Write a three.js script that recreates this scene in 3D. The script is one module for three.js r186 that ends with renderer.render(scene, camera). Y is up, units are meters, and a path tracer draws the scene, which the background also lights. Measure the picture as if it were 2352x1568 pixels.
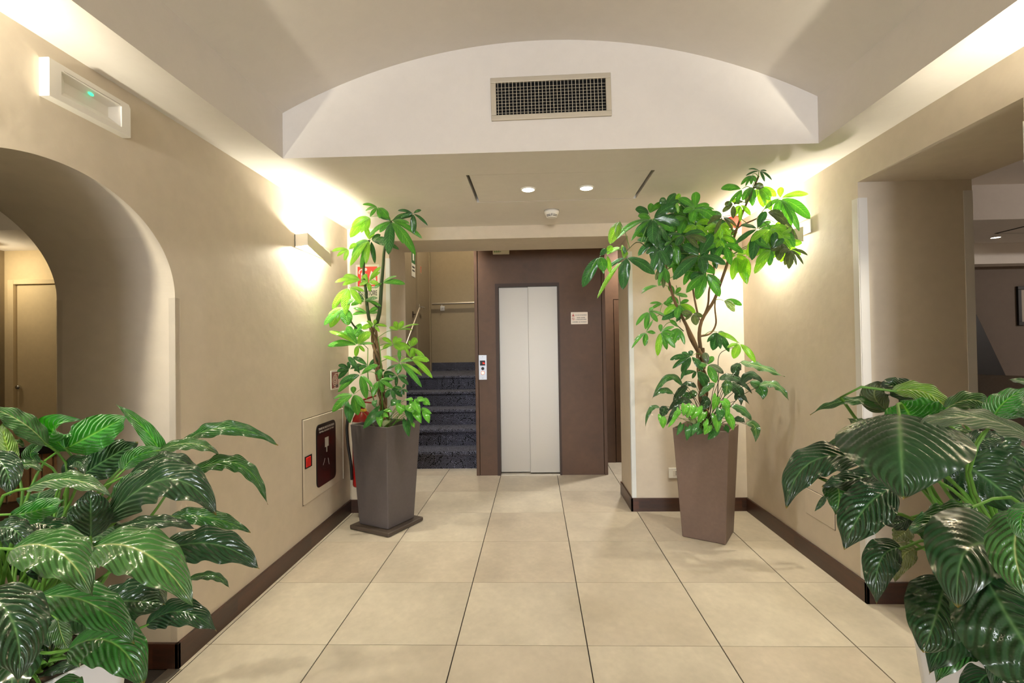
import * as THREE from 'three';
import { RoundedBoxGeometry } from 'three/addons/geometries/RoundedBoxGeometry.js';
import { mergeGeometries, toCreasedNormals } from 'three/addons/utils/BufferGeometryUtils.js';
import { RectAreaLightUniformsLib } from 'three/addons/lights/RectAreaLightUniformsLib.js';

// ───────── camera, sky, large lights, exposure ─────────
const W = 2352, H = 1568, FOCAL = 1126.5135, EYE = 1.3605;
const scene = new THREE.Scene();
const camera = new THREE.PerspectiveCamera(2 * Math.atan(H / 2 / FOCAL) * 180 / Math.PI, W / H, 0.05, 60);
camera.position.set(0, EYE, 0);
camera.rotation.set(0.0125, 0.0323, -0.0156, 'YXZ');
camera.setViewOffset(W, H, -15.6, 0.45, W, H);
camera.updateMatrixWorld(true);
const SKY = 0.6, DAY = 33, EXPOSURE = 1.06;
scene.background = new THREE.Color(0.86, 0.93, 1.0);
scene.backgroundIntensity = SKY;
RectAreaLightUniformsLib.init();
const renderer = new THREE.WebGLRenderer({ antialias: true });
renderer.toneMapping = THREE.LinearToneMapping;
renderer.toneMappingExposure = EXPOSURE;
renderer.shadowMap.enabled = true;
// daylight through an unseen glazed entrance, placed behind the camera to light the hall
const day = new THREE.RectAreaLight(new THREE.Color(0.91, 0.96, 1.04), DAY, 2.3, 2.0);
day.name = 'unseen_entrance_daylight'; day.position.set(0.07, 1.15, 10.12); day.lookAt(0.07, 1.15, 0); scene.add(day);
const LAMP = 4.3, SPOT = 3.0;                      // candela of a wall lamp's bulb and of a ceiling spot

// ───────── helpers ─────────
let seed = 12345;
const rnd = () => { seed = (seed * 1664525 + 1013904223) >>> 0; return seed / 4294967296; };
const rr = (a, b) => a + (b - a) * rnd();
const V = (x, y, z) => new THREE.Vector3(x, y, z);
const rotation = new THREE.Matrix4().extractRotation(camera.matrixWorld);
const at = (px, py, d) => {                       // the point d metres ahead of the camera that a direction given in pixels leads to
  const v = V((px - 1191.6) / FOCAL, -(py - 783.55) / FOCAL, -1).applyMatrix4(rotation);
  return v.multiplyScalar(d / -v.z).add(camera.position);
};
const names = {};
const numbered = (n) => { names[n] = (names[n] ?? -1) + 1; return names[n] ? n + '_' + String(names[n]).padStart(3, '0') : n; };
function uvBox(g) {                               // uv in metres by the axis each face looks along
  const p = g.attributes.position, n = g.attributes.normal, uv = new Float32Array(p.count * 2);
  for (let i = 0; i < p.count; i++) {
    const ax = Math.abs(n.getX(i)), ay = Math.abs(n.getY(i)), az = Math.abs(n.getZ(i));
    const [u, v] = ay >= ax && ay >= az ? [p.getX(i), p.getZ(i)] : ax >= az ? [p.getZ(i), p.getY(i)] : [p.getX(i), p.getY(i)];
    uv[2 * i] = u; uv[2 * i + 1] = v;
  }
  g.setAttribute('uv', new THREE.BufferAttribute(uv, 2));
  return g;
}
function mesh(name, g, m, parent = scene) {
  const o = new THREE.Mesh(g, m);
  o.name = parent === scene ? numbered(name) : name;
  o.castShadow = o.receiveShadow = true;
  parent.add(o);
  return o;
}
const struct = (name, g, m) => { const o = mesh(name, g, m); o.userData.kind = 'structure'; return o; };
function structGroup(name) { const o = new THREE.Group(); o.name = numbered(name); o.userData.kind = 'structure'; scene.add(o); return o; }
function tag(o, label, category, group) { o.userData = { label, category }; if (group) o.userData.group = group; return o; }
function thing(name, label, category, pos = [0, 0, 0], turn = 0, group) {
  const o = new THREE.Group(); o.name = numbered(name); o.position.set(...pos); o.rotation.y = turn; scene.add(o);
  return tag(o, label, category, group);
}
// a box given by its extents: x, y and depth ahead of the camera
function B(x0, x1, y0, y1, d0, d1, r = 0) {
  const sx = x1 - x0, sy = y1 - y0, sz = d1 - d0;
  const g = r ? new RoundedBoxGeometry(sx, sy, sz, 2, Math.min(r, sx / 2.01, sy / 2.01, sz / 2.01)) : new THREE.BoxGeometry(sx, sy, sz);
  g.translate((x0 + x1) / 2, (y0 + y1) / 2, -(d0 + d1) / 2);
  return uvBox(g);
}
const merge = (list) => mergeGeometries(list.map((g) => { const n = g.index ? g.toNonIndexed() : g; for (const k of Object.keys(n.attributes)) if (!['position', 'normal', 'uv'].includes(k)) n.deleteAttribute(k); return n; }));
const tube = (pts, r, seg = 24, sides = 8, close = false) => new THREE.TubeGeometry(new THREE.CatmullRomCurve3(pts, close), seg, r, sides, close);
function taper(pts, r0, r1, seg = 20, sides = 7) { // a round bar along a curve, thinner towards its end
  const g = tube(pts, 1, seg, sides), p = g.attributes.position, c = new THREE.CatmullRomCurve3(pts), q = V(0, 0, 0);
  for (let i = 0; i <= seg; i++) {
    c.getPointAt(i / seg, q);
    const r = r0 + (r1 - r0) * i / seg;
    for (let j = 0; j <= sides; j++) { const k = i * (sides + 1) + j; p.setXYZ(k, q.x + (p.getX(k) - q.x) * r, q.y + (p.getY(k) - q.y) * r, q.z + (p.getZ(k) - q.z) * r); }
  }
  return g;
}
const hex = (h) => new THREE.Color(h);
function field(size, octaves, cells, s0) {        // tileable value noise, 0..1
  let s = s0; const r = () => { s = (s * 1664525 + 1013904223) >>> 0; return s / 4294967296; };
  const out = new Float32Array(size * size); let amp = 1, sum = 0;
  for (let o = 0; o < octaves; o++) {
    const n = cells << o, g = Float32Array.from({ length: n * n }, r), f = (t) => t * t * (3 - 2 * t);
    for (let y = 0; y < size; y++) for (let x = 0; x < size; x++) {
      const fx = x / size * n, fy = y / size * n, ix = Math.floor(fx), iy = Math.floor(fy), u = f(fx - ix), v = f(fy - iy), jx = (ix + 1) % n, jy = (iy + 1) % n;
      out[y * size + x] += amp * ((g[iy * n + ix] * (1 - u) + g[iy * n + jx] * u) * (1 - v) + (g[jy * n + ix] * (1 - u) + g[jy * n + jx] * u) * v);
    }
    sum += amp; amp *= 0.55;
  }
  return out.map((v) => v / sum);
}
function texture(w, h, pixel, srgb = true, repeat = [1, 1]) {
  const d = new Uint8Array(w * h * 4);
  for (let y = 0; y < h; y++) for (let x = 0; x < w; x++) { const c = pixel(x, y), k = (y * w + x) * 4; d[k] = c[0]; d[k + 1] = c[1]; d[k + 2] = c[2]; d[k + 3] = 255; }
  const t = new THREE.DataTexture(d, w, h);
  t.wrapS = t.wrapT = THREE.RepeatWrapping; t.magFilter = THREE.LinearFilter; t.minFilter = THREE.LinearMipmapLinearFilter; t.generateMipmaps = true;
  if (srgb) t.colorSpace = THREE.SRGBColorSpace;
  t.repeat.set(...repeat); t.needsUpdate = true;
  return t;
}
function canvasTexture(w, h, draw) {
  const c = document.createElement('canvas'); c.width = w; c.height = h; draw(c.getContext('2d'), w, h);
  const t = new THREE.CanvasTexture(c); t.colorSpace = THREE.SRGBColorSpace; return t;
}
const std = (color, o = {}) => new THREE.MeshStandardMaterial({ color: hex(color), roughness: 0.6, ...o });
const phys = (color, o = {}) => new THREE.MeshPhysicalMaterial({ color: hex(color), roughness: 0.5, ...o });
const n1 = field(512, 5, 4, 7), n2 = field(512, 4, 32, 11), n3 = field(256, 4, 3, 23);
const tint = (rgb, a, b = 0) => (x, y) => { const k = 1 + a * (n1[(y % 512) * 512 + x % 512] - 0.5) + b * (n2[(y % 512) * 512 + x % 512] - 0.5); return rgb.map((c) => Math.max(0, Math.min(255, c * k))); };
const rgbOf = (h) => [parseInt(h.slice(1, 3), 16), parseInt(h.slice(3, 5), 16), parseInt(h.slice(5, 7), 16)];
const mottled = (h, a, b, o = {}, rep = [1, 1], bump = 0) => new THREE.MeshStandardMaterial({ map: texture(512, 512, tint(rgbOf(h), a, b), true, rep), roughness: 0.6, ...o, ...(bump ? { bumpMap: texture(512, 512, (x, y) => { const v = 255 * n2[y * 512 + x]; return [v, v, v]; }, false, rep), bumpScale: bump } : {}) });

const M = {};
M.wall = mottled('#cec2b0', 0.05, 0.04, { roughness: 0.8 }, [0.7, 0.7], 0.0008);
M.ceiling = mottled('#e2dcd5', 0.03, 0.02, { roughness: 0.85 }, [0.7, 0.7], 0.0005);
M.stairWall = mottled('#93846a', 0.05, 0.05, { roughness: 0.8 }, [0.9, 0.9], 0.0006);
M.greyWall = mottled('#74695f', 0.05, 0.04, { roughness: 0.85 }, [0.7, 0.7]);
M.cream = mottled('#dcc9a4', 0.05, 0.03, { roughness: 0.75 }, [0.8, 0.8]);
M.tiles = [0, 1, 2, 3].map((k) => mottled(['#c6bba8', '#c3b8a5', '#c9bfac', '#c0b4a1'][k], 0.16, 0.07, { roughness: 0.42 }, [1.1 + 0.13 * k, 0.9 + 0.11 * k]));
M.grout = std('#2e2620', { roughness: 0.9 });
M.darkFloor = mottled('#2a1d14', 0.6, 0.5, { roughness: 0.35 }, [1.5, 0.6]);
M.wood = new THREE.MeshPhysicalMaterial({ map: texture(512, 512, (x, y) => { const v = 0.6 + 0.8 * n1[((y * 6) % 512) * 512 + (x >> 2)] + 0.25 * (n2[((y * 3) % 512) * 512 + x] - 0.5); return [62 * v, 34 * v, 20 * v]; }, true, [1.2, 1.2]), roughness: 0.45, clearcoat: 0.3, clearcoatRoughness: 0.35 });
M.bronze = new THREE.MeshPhysicalMaterial({ map: texture(512, 512, (x, y) => { const v = 0.88 + 0.24 * n1[y * 512 + x] + 0.14 * (n2[y * 512 + x] - 0.5); return [86 * v, 61 * v, 42 * v]; }, true, [0.7, 0.7]), roughness: 0.5, metalness: 0.15 });
M.bronzeDark = std('#3b2a20', { roughness: 0.5, metalness: 0.3 });
M.steel = std('#b6b0a5', { roughness: 0.4, metalness: 0.25 });
M.brushed = std('#c8c0b0', { roughness: 0.3, metalness: 0.9 });
M.chrome = std('#d8d8d8', { roughness: 0.12, metalness: 1 });
M.grille = std('#c3baa8', { roughness: 0.45, metalness: 0.4 });
M.white = std('#e9e5dd', { roughness: 0.45 });
M.whiteTrim = std('#d9d6d2', { roughness: 0.5 });
M.frosted = phys('#d6d8d6', { roughness: 0.35 });
M.clear = phys('#ffffff', { roughness: 0.1, transmission: 0.98, thickness: 0, ior: 1.45 });
M.black = std('#0b0a0a', { roughness: 0.5 });
M.shadow = std('#161310', { roughness: 0.9 });  // near-black standing in for shade in recesses, gaps and holes
M.lampBody = std('#cfc6b4', { roughness: 0.55 });
M.bulb = new THREE.MeshStandardMaterial({ color: hex('#fff3d8'), emissive: hex('#ffdf9e'), emissiveIntensity: 14 });
M.spotGlow = new THREE.MeshStandardMaterial({ color: hex('#ffffff'), emissive: hex('#fff4dc'), emissiveIntensity: 16 });
M.greenGlow = new THREE.MeshStandardMaterial({ color: hex('#58d098'), emissive: hex('#3fe0a0'), emissiveIntensity: 1.6 });
M.redGlow = new THREE.MeshStandardMaterial({ color: hex('#ff5040'), emissive: hex('#ff2a1a'), emissiveIntensity: 2 });
M.buttonGlow = new THREE.MeshStandardMaterial({ color: hex('#ffd8c8'), emissive: hex('#ffb8a0'), emissiveIntensity: 1.6 });
M.red = phys('#a3120f', { roughness: 0.3, clearcoat: 0.6 });
M.redSoft = std('#d84434', { roughness: 0.5 });

// ───────── the hall: floor of single tiles ─────────
const XL = -1.567, XR = 1.716, YC = 2.379, DB = 4.08, DP = 4.58, Y2 = 2.272;
{
  const floor = structGroup('floor');
  mesh('floor_slab', B(-2.1, 2.75, -0.12, -0.004, -10.4, 5.9), M.grout, floor);
  const xs = [-1.95, -1.535, -0.9827, -0.3827, 0.2173, 0.8173, 1.4173, 2.0173, 2.6173], d0 = 2.2566;
  for (let j = -20; j < 7; j++) for (let i = 0; i < xs.length - 1; i++) {
    let a = d0 + 0.6 * (j - 1), b = d0 + 0.6 * j, x0 = xs[i], x1 = xs[i + 1];
    if (a > 5.8 || b < -10.2) continue;
    a = Math.max(a, -10.3); b = Math.min(b, 5.88);
    if (i === 0 && b < 4.6) { x0 = -1.567; }
    if (x1 > 2.1 && !(b > 1.2 && a < 2.7)) continue;
    if (x1 > 2.02 && b < 4 && (b < 1.2 || a > 2.7)) continue;
    const g = B(x0 + 0.0025, x1 - 0.0025, -0.012, 0, a + 0.0014, b - 0.0014, 0.0012);
    const du = rnd() * 3, dv = rnd() * 3, uv = g.attributes.uv;
    for (let k = 0; k < uv.count; k++) uv.setXY(k, uv.getX(k) + du, uv.getY(k) + dv);
    mesh('tile', g, M.tiles[Math.floor(rnd() * 4)], floor);
  }
}

// ───────── walls, openings, ceiling ─────────
function sideWall(name, x0, x1, hole, m) {        // a wall along the hall, drawn in (depth, height) and pushed through its thickness
  const s = new THREE.Shape([new THREE.Vector2(-10.3, -0.1), new THREE.Vector2(4.7, -0.1), new THREE.Vector2(4.7, 3.2), new THREE.Vector2(-10.3, 3.2)]);
  s.holes.push(hole);
  const g = new THREE.ExtrudeGeometry(s, { depth: x1 - x0, bevelEnabled: false, curveSegments: 48 });
  g.rotateY(Math.PI / 2); g.translate(x0, 0, 0);   // depth -> -z, thickness -> +x
  return struct(name, uvBox(g), m);
}
const arch = new THREE.Path();
arch.moveTo(1.045, -0.05); arch.lineTo(2.09, -0.05); arch.lineTo(2.09, 1.6); arch.absellipse(1.5675, 1.6, 0.5225, 0.398, 0, Math.PI, false); arch.lineTo(1.045, -0.05);
sideWall('wall_left', -2.1, XL, arch, M.wall);
const bay = new THREE.Path([new THREE.Vector2(1.756, -0.05), new THREE.Vector2(2.634, -0.05), new THREE.Vector2(2.634, 2.204), new THREE.Vector2(1.756, 2.204)]);
sideWall('wall_right', XR, 2.3, bay, M.wall);
struct('wall_back_left', B(XL - 0.5, -1.212, 0, 3.1, DB, DP), M.wall);
struct('wall_back_right', B(0.785, XR + 0.5, 0, 3.1, DB, DP), M.wall);
{
  const s = new THREE.Shape([[-1.212, Y2], [0.785, Y2], [0.785, 3.1], [-1.212, 3.1]].map((p) => new THREE.Vector2(...p)));
  const g = new THREE.ExtrudeGeometry(s, { depth: DP - DB, bevelEnabled: false }); g.translate(0, 0, -DP);
  struct('lintel', uvBox(g), M.wall);
}
{ // soffit round the coffer, its far part pierced by the recess of the access panel
  const side = (x0, x1) => B(x0, x1, YC, 3.15, -10.3, 2.542);
  const plan = new THREE.Shape([[XL, 2.542], [XR, 2.542], [XR, DB], [XL, DB]].map((p) => new THREE.Vector2(...p)));
  plan.holes.push(new THREE.Path([[-0.389, 2.866], [0.716, 2.866], [0.716, 3.412], [-0.389, 3.412]].map((p) => new THREE.Vector2(...p))));
  const slab = new THREE.ExtrudeGeometry(plan, { depth: 0.77, bevelEnabled: false });
  slab.rotateX(-Math.PI / 2); slab.translate(0, YC, 0);
  const c = structGroup('ceiling');
  mesh('ceiling_soffit', merge([uvBox(slab), side(XL, -1.316), side(1.466, XR)]), M.ceiling, c);
  mesh('dark_recess_back', B(-0.42, 0.75, YC + 0.12, YC + 0.16, 2.83, 3.44), M.shadow, c);  // dark sheet standing in for the shade above the panel
  // barrel vault over the coffer: a shallow arc from the top of one side to the other
  const x0 = -1.34, x1 = 1.49, ys = 2.608, rise = 0.352, half = (x1 - x0) / 2, R = (half * half + rise * rise) / (2 * rise), cy = ys + rise - R, a = Math.asin(half / R), pts = [];
  for (let i = 0; i <= 48; i++) { const t = -a + 2 * a * i / 48; pts.push(new THREE.Vector2((x0 + x1) / 2 + R * Math.sin(t), cy + R * Math.cos(t))); }
  const v = new THREE.Shape([...pts, new THREE.Vector2(x1, 3.3), new THREE.Vector2(x0, 3.3)]);
  const vg = new THREE.ExtrudeGeometry(v, { depth: 12.85, bevelEnabled: false }); vg.translate(0, 0, -2.544);
  mesh('ceiling_vault', toCreasedNormals(uvBox(vg), 0.4), M.ceiling, c);
}
// out of view behind the camera: end wall, unseen entrance with glowing panes
struct('wall_front', merge([B(-1.6, -1.2, 0, 3.2, -10.45, -10.25), B(1.34, 1.75, 0, 3.2, -10.45, -10.25), B(-1.2, 1.34, 2.25, 3.2, -10.45, -10.25)]), M.wall);
{
  const w = structGroup('window_1'), glow = new THREE.MeshStandardMaterial({ color: hex('#ffffff'), roughness: 0.4, emissive: hex('#eaf2ff'), emissiveIntensity: 1.2 });
  mesh('window_frame', merge([B(-1.2, -1.14, 0, 2.25, -10.4, -10.2), B(1.28, 1.34, 0, 2.25, -10.4, -10.2), B(0.04, 0.1, 0.081, 2.189, -10.39, -10.21), B(-1.139, 1.279, 2.19, 2.25, -10.39, -10.21), B(-1.139, 1.279, 0, 0.08, -10.39, -10.21)]), M.bronzeDark, w);
  for (const [a, b] of [[-1.14, 0.04], [0.1, 1.28]]) mesh('pane', B(a, b, 0.08, 2.19, -10.36, -10.34), glow, w);
}

// skirting boards
function skirting(n, x0, x1, d0, d1) { struct('baseboard_' + n, B(x0, x1, 0, 0.108, d0, d1, 0.0012), M.wood); }
skirting('left', XL - 0.002, XL + 0.014, 2.076, DB);
skirting('arch', -2.1, XL + 0.014, 2.076, 2.092);
skirting('back_left', XL, -1.2, DB - 0.014, DB + 0.002);
skirting('back_right', 0.771, XR, DB - 0.014, DB + 0.002);
skirting('reveal', 0.771, 0.787, DB - 0.014, DP);
skirting('right', XR - 0.014, XR + 0.002, 2.62, DB);
skirting('bay', XR - 0.014, 2.3, 2.62, 2.636);

// corner guards: thin angle profiles glued over the wall's outer corners
function guard(x, d, sx, sd, y0, y1, w, m) {      // sx, sd: which way its two legs run from the corner
  const t = 0.004, a = B(Math.min(x, x + sx * w), Math.max(x, x + sx * w), y0, y1, sd > 0 ? d - t : d, sd > 0 ? d : d + t);
  const b = B(sx > 0 ? x - t : x, sx > 0 ? x : x + t, y0, y1, Math.min(d, d + sd * w), Math.max(d, d + sd * w));
  trims++; struct('trim_' + trims, merge([a, b]), m);
}
let trims = 0;
guard(XL, 2.09, -1, 1, 0.11, 1.6, 0.026, M.clear);
guard(-2.1, 2.09, 1, 1, 0.11, 1.6, 0.026, M.clear);
guard(-1.212, DB, -1, 1, 0.11, 2.127, 0.03, M.frosted);
guard(0.785, DB, 1, 1, 0.11, 2.14, 0.032, M.frosted);
guard(XR, 2.634, 1, 1, 0.11, 2.12, 0.045, M.whiteTrim);
guard(2.3, 2.634, -1, 1, 0.11, 2.145, 0.045, M.whiteTrim);
guard(XR, 1.756, 1, -1, 0.11, 2.12, 0.045, M.whiteTrim);

// ───────── lift lobby and stairs beyond the opening ─────────
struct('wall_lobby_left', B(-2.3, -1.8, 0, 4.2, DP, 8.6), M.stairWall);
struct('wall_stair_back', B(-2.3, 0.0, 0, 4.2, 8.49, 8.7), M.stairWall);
struct('wall_lobby_right', B(1.32, 1.5, 0, 2.9, DP, 5.9), M.wall);
struct('ceiling_lobby', merge([B(-2.3, 1.5, 2.72, 2.9, DP, 5.9), B(-2.3, 0.1, 4.1, 4.25, 5.2, 8.7), B(-2.3, 0.1, 2.72, 4.2, 5.78, 5.9)]), M.ceiling);
{
  const lift = structGroup('wall_lift'), y = 2.72;
  mesh('panel', B(-0.6, -0.409, 0, y, 5.235, 5.33), M.bronze, lift);
  mesh('panel', B(0.262, 0.715, 0, y, 5.235, 5.33), M.bronze, lift);
  mesh('panel', B(-0.409, 0.262, 2.04, y, 5.235, 5.33), M.bronze, lift);
  mesh('corner_post', B(-0.64, -0.604, 0, y, 5.228, 5.35, 0.004), M.bronze, lift);
  mesh('corner_post', B(0.719, 0.756, 0, y, 5.228, 5.35, 0.004), M.bronze, lift);
  mesh('lift_shaft', merge([B(-0.64, -0.58, 0, 4.2, 5.33, 8.5), B(0.7, 0.756, 0, y, 5.33, 5.8), B(-0.6, 0.75, 0, 4.2, 5.42, 5.47)]), M.bronzeDark, lift);
  const d = structGroup('door_1');
  mesh('door_frame', merge([B(-0.415, -0.381, 0, 2.045, 5.226, 5.4), B(0.25, 0.27, 0, 2.045, 5.226, 5.4), B(-0.381, 0.25, 2.012, 2.045, 5.226, 5.4)]), M.bronzeDark, d);
  mesh('door_leaf', B(-0.382, -0.04, 0.012, 2.02, 5.335, 5.365), M.steel, d);
  mesh('door_leaf', B(-0.066, 0.252, 0.012, 2.02, 5.295, 5.325, 0.003), M.steel, d);
  mesh('sill_plate', B(-0.382, 0.252, -0.005, 0.006, 5.24, 5.4), M.brushed, d);
}
{ // brown service wall to the right of the lift with a flush door
  const w = structGroup('wall_service');
  mesh('panel', B(0.74, 0.927, 0, 2.72, 5.775, 5.82), M.bronze, w);
  mesh('panel', B(0.927, 1.33, 1.907, 2.72, 5.775, 5.82), M.bronze, w);
  mesh('flush_door', B(0.934, 1.33, 0.005, 1.9, 5.778, 5.81), M.bronze, w);
  mesh('panel_back', B(0.74, 1.33, 0, 2.72, 5.82, 5.86), M.black, w);
}
const carpet = texture(1024, 1024, (() => {       // navy pile with pale flecks laid along curves and dark arcs between them
  const a = new Float32Array(1024 * 1024), arcs = [], c = []; let s = 99; const r = () => { s = (s * 1664525 + 1013904223) >>> 0; return s / 4294967296; };
  for (let i = 0; i < 16; i++) arcs.push([r() * 1024, r() * 1024, 90 + r() * 190, r() * 6.28, 1.0 + r() * 1.1]);
  for (let i = 0; i < 14; i++) c.push([r() * 1024, r() * 1024]);
  for (let q = 0; q < 200; q++) for (let k = 0; k < 60; k++) {
    let best = null, bd = 1e9; const x = r() * 1024, y = r() * 1024;
    for (const p of c) { const d = (p[0] - x) ** 2 + (p[1] - y) ** 2; if (d < bd) { bd = d; best = p; } }
    const rad = Math.round(Math.sqrt(bd) / 17) * 17, th = Math.atan2(y - best[1], x - best[0]), st = 17 / Math.max(rad, 17), t2 = Math.round(th / st) * st;
    const px = best[0] + rad * Math.cos(t2), py = best[1] + rad * Math.sin(t2);
    let cut = false;
    for (const [ax, ay, ar, t0, dt] of arcs) { const d = Math.hypot(px - ax, py - ay); if (Math.abs(d - ar) < 6) { const t = (Math.atan2(py - ay, px - ax) - t0 + 12.566) % 6.283; if (t < dt) cut = true; } }
    if (cut) continue;
    for (let j = -5; j <= 5; j++) for (let i = -5; i <= 5; i++) if (i * i + j * j <= 18) a[((Math.round(py) + j + 1024) % 1024) * 1024 + (Math.round(px) + i + 1024) % 1024] = 1;
  }
  return (x, y) => { const f = a[y * 1024 + x], k = 0.75 + 0.5 * n2[(y % 512) * 512 + x % 512]; return f ? [146 * k, 148 * k, 170 * k] : [15 * k, 16 * k, 24 * k]; };
})(), true, [1.45, 1.45]);
M.carpet = new THREE.MeshStandardMaterial({ map: carpet, roughness: 0.95 });
{
  const st = structGroup('stairs'), r = 0.195, t = 0.35;
  for (let k = 0; k < 5; k++) {
    const len = k === 4 ? 1.56 : t + 0.02, y = r * (k + 1), s = new THREE.Shape();
    s.moveTo(0.014, y - r); s.lineTo(0.014, y - 0.05); s.lineTo(0, y - 0.035); s.absarc(0.028, y - 0.028, 0.028, Math.PI, Math.PI / 2, true); s.lineTo(len, y); s.lineTo(len, y - r - (k ? 0.1 : 0)); s.lineTo(0.014, y - r);
    const g = new THREE.ExtrudeGeometry(s, { depth: 1.17, bevelEnabled: false, curveSegments: 8 });
    g.rotateY(Math.PI / 2); g.translate(-1.8, 0, -(5.535 + k * t));
    mesh('step', toCreasedNormals(uvBox(g), 0.7), M.carpet, st);
  }
  const s = new THREE.Shape([[5.5, 0], [5.5, 0.34], [6.9, 1.12], [7.42, 1.12], [7.42, 0]].map((p) => new THREE.Vector2(...p)));
  const g = new THREE.ExtrudeGeometry(s, { depth: 0.03, bevelEnabled: false }); g.rotateY(Math.PI / 2); g.translate(-1.805, 0, 0);
  mesh('stair_skirt', uvBox(g), M.carpet, st);
  mesh('stair_skirt', B(-1.8, -0.62, 0.97, 1.118, 8.475, 8.5), M.carpet, st);
}
{ // beige door at the head of the stairs, in the wall along the flight
  const d = structGroup('door_2'), y = 0.975;
  mesh('door_leaf', B(-1.81, -1.79, y, y + 2.16, 7.49, 8.33), M.stairWall, d);
  mesh('door_frame', merge([B(-1.81, -1.775, y, y + 2.22, 7.42, 7.475), B(-1.81, -1.775, y, y + 2.22, 8.34, 8.4), B(-1.81, -1.775, y + 2.165, y + 2.22, 7.475, 8.34)]), M.stairWall, d);
  mesh('door_handle', merge([B(-1.79, -1.74, 2.0, 2.022, 7.56, 7.58, 0.004), B(-1.745, -1.725, 2.0, 2.022, 7.56, 7.69, 0.004), B(-1.79, -1.782, 1.93, 2.06, 7.545, 7.595, 0.004)]), M.brushed, d);
}
{
  const h = thing('handrail', 'straight satin metal handrail fixed level across the wall at the stair head', 'handrail');
  mesh('rail', tube([V(-1.76, 2.135, -8.41), V(-1.2, 2.143, -8.41), V(-0.62, 2.15, -8.41)], 0.02, 8, 14), M.brushed, h);
  mesh('bracket', merge([B(-1.6, -1.585, 2.06, 2.14, 8.41, 8.425), B(-1.63, -1.555, 2.02, 2.1, 8.47, 8.485, 0.004), B(-1.6, -1.585, 2.05, 2.065, 8.41, 8.48)]), M.white, h);
  const q = thing('handrail', 'sloping satin metal handrail climbing the wall beside the stair flight', 'handrail');
  mesh('rail', tube([V(-1.72, 1.28, -6.3), V(-1.72, 1.46, -6.56), V(-1.72, 1.97, -7.3)], 0.021, 8, 14), M.brushed, q);
  for (const [y, d] of [[1.5, 6.62], [1.9, 7.2]]) mesh('bracket', merge([B(-1.8, -1.72, y - 0.035, y - 0.02, d, d + 0.015), B(-1.8, -1.79, y - 0.07, y + 0.02, d - 0.02, d + 0.035, 0.003)]), M.bronzeDark, q);
}

// ───────── rooms to either side ─────────
{ // through the arch: a lit corridor with a plain door
  struct('floor_corridor', B(-9.2, XL, -0.12, -0.006, -2.5, 7.2), M.darkFloor);
  struct('trim_threshold', B(-1.6, -1.535, -0.008, 0.004, 1.045, 2.076, 0.003), M.brushed);
  struct('wall_corridor_end', B(-9.2, -2.1, 0, 3.6, 6.9, 7.1), M.cream);
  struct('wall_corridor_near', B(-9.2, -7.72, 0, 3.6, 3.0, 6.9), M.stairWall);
  struct('wall_corridor_back', B(-9.2, -2.1, 0, 3.3, -2.6, -2.4), M.cream);
  struct('wall_corridor_side', B(-9.3, -9.1, 0, 3.3, -2.5, 3.0), M.cream);
  struct('ceiling_corridor', merge([B(-9.2, -2.1, 2.885, 3.6, 5.75, 6.95), B(-9.2, -2.1, 3.3, 3.6, -2.5, 5.8)]), M.ceiling);
  const d = structGroup('door_3');
  mesh('door_leaf', B(-7.5, -6.5, 0.01, 2.375, 6.875, 6.91), M.cream, d);
  mesh('door_frame', merge([B(-7.6, -7.515, 0, 2.45, 6.83, 6.92, 0.004), B(-6.485, -6.4, 0, 2.45, 6.83, 6.92, 0.004), B(-7.514, -6.486, 2.385, 2.45, 6.832, 6.92, 0.004)]), M.cream, d);
  const k = new THREE.SphereGeometry(0.035, 16, 12); k.translate(-7.44, 0.9, -6.83);
  mesh('door_knob', k, M.chrome, d);
  const rack = thing('slatted_screen', 'low brown slatted screen with a dark top rail seen through the arch', 'screen', [-4.8, 0, -4.5], 0.6);
  for (let i = 0; i < 16; i++) mesh('slat', B(-0.62 + 0.08 * i, -0.62 + 0.08 * i + 0.07, 0, 0.42, -0.02, 0.02, 0.006), mottledSlat(i), rack);
  mesh('top_rail', B(-0.66, 0.7, 0.42, 0.5, -0.05, 0.05, 0.006), M.black, rack);
}
function mottledSlat(i) { return (mottledSlat.m ??= ['#b08c68', '#9f7d5c', '#bb9878'].map((c) => mottled(c, 0.3, 0.2, { roughness: 0.7 }, [3, 1])))[i % 3]; }
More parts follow.
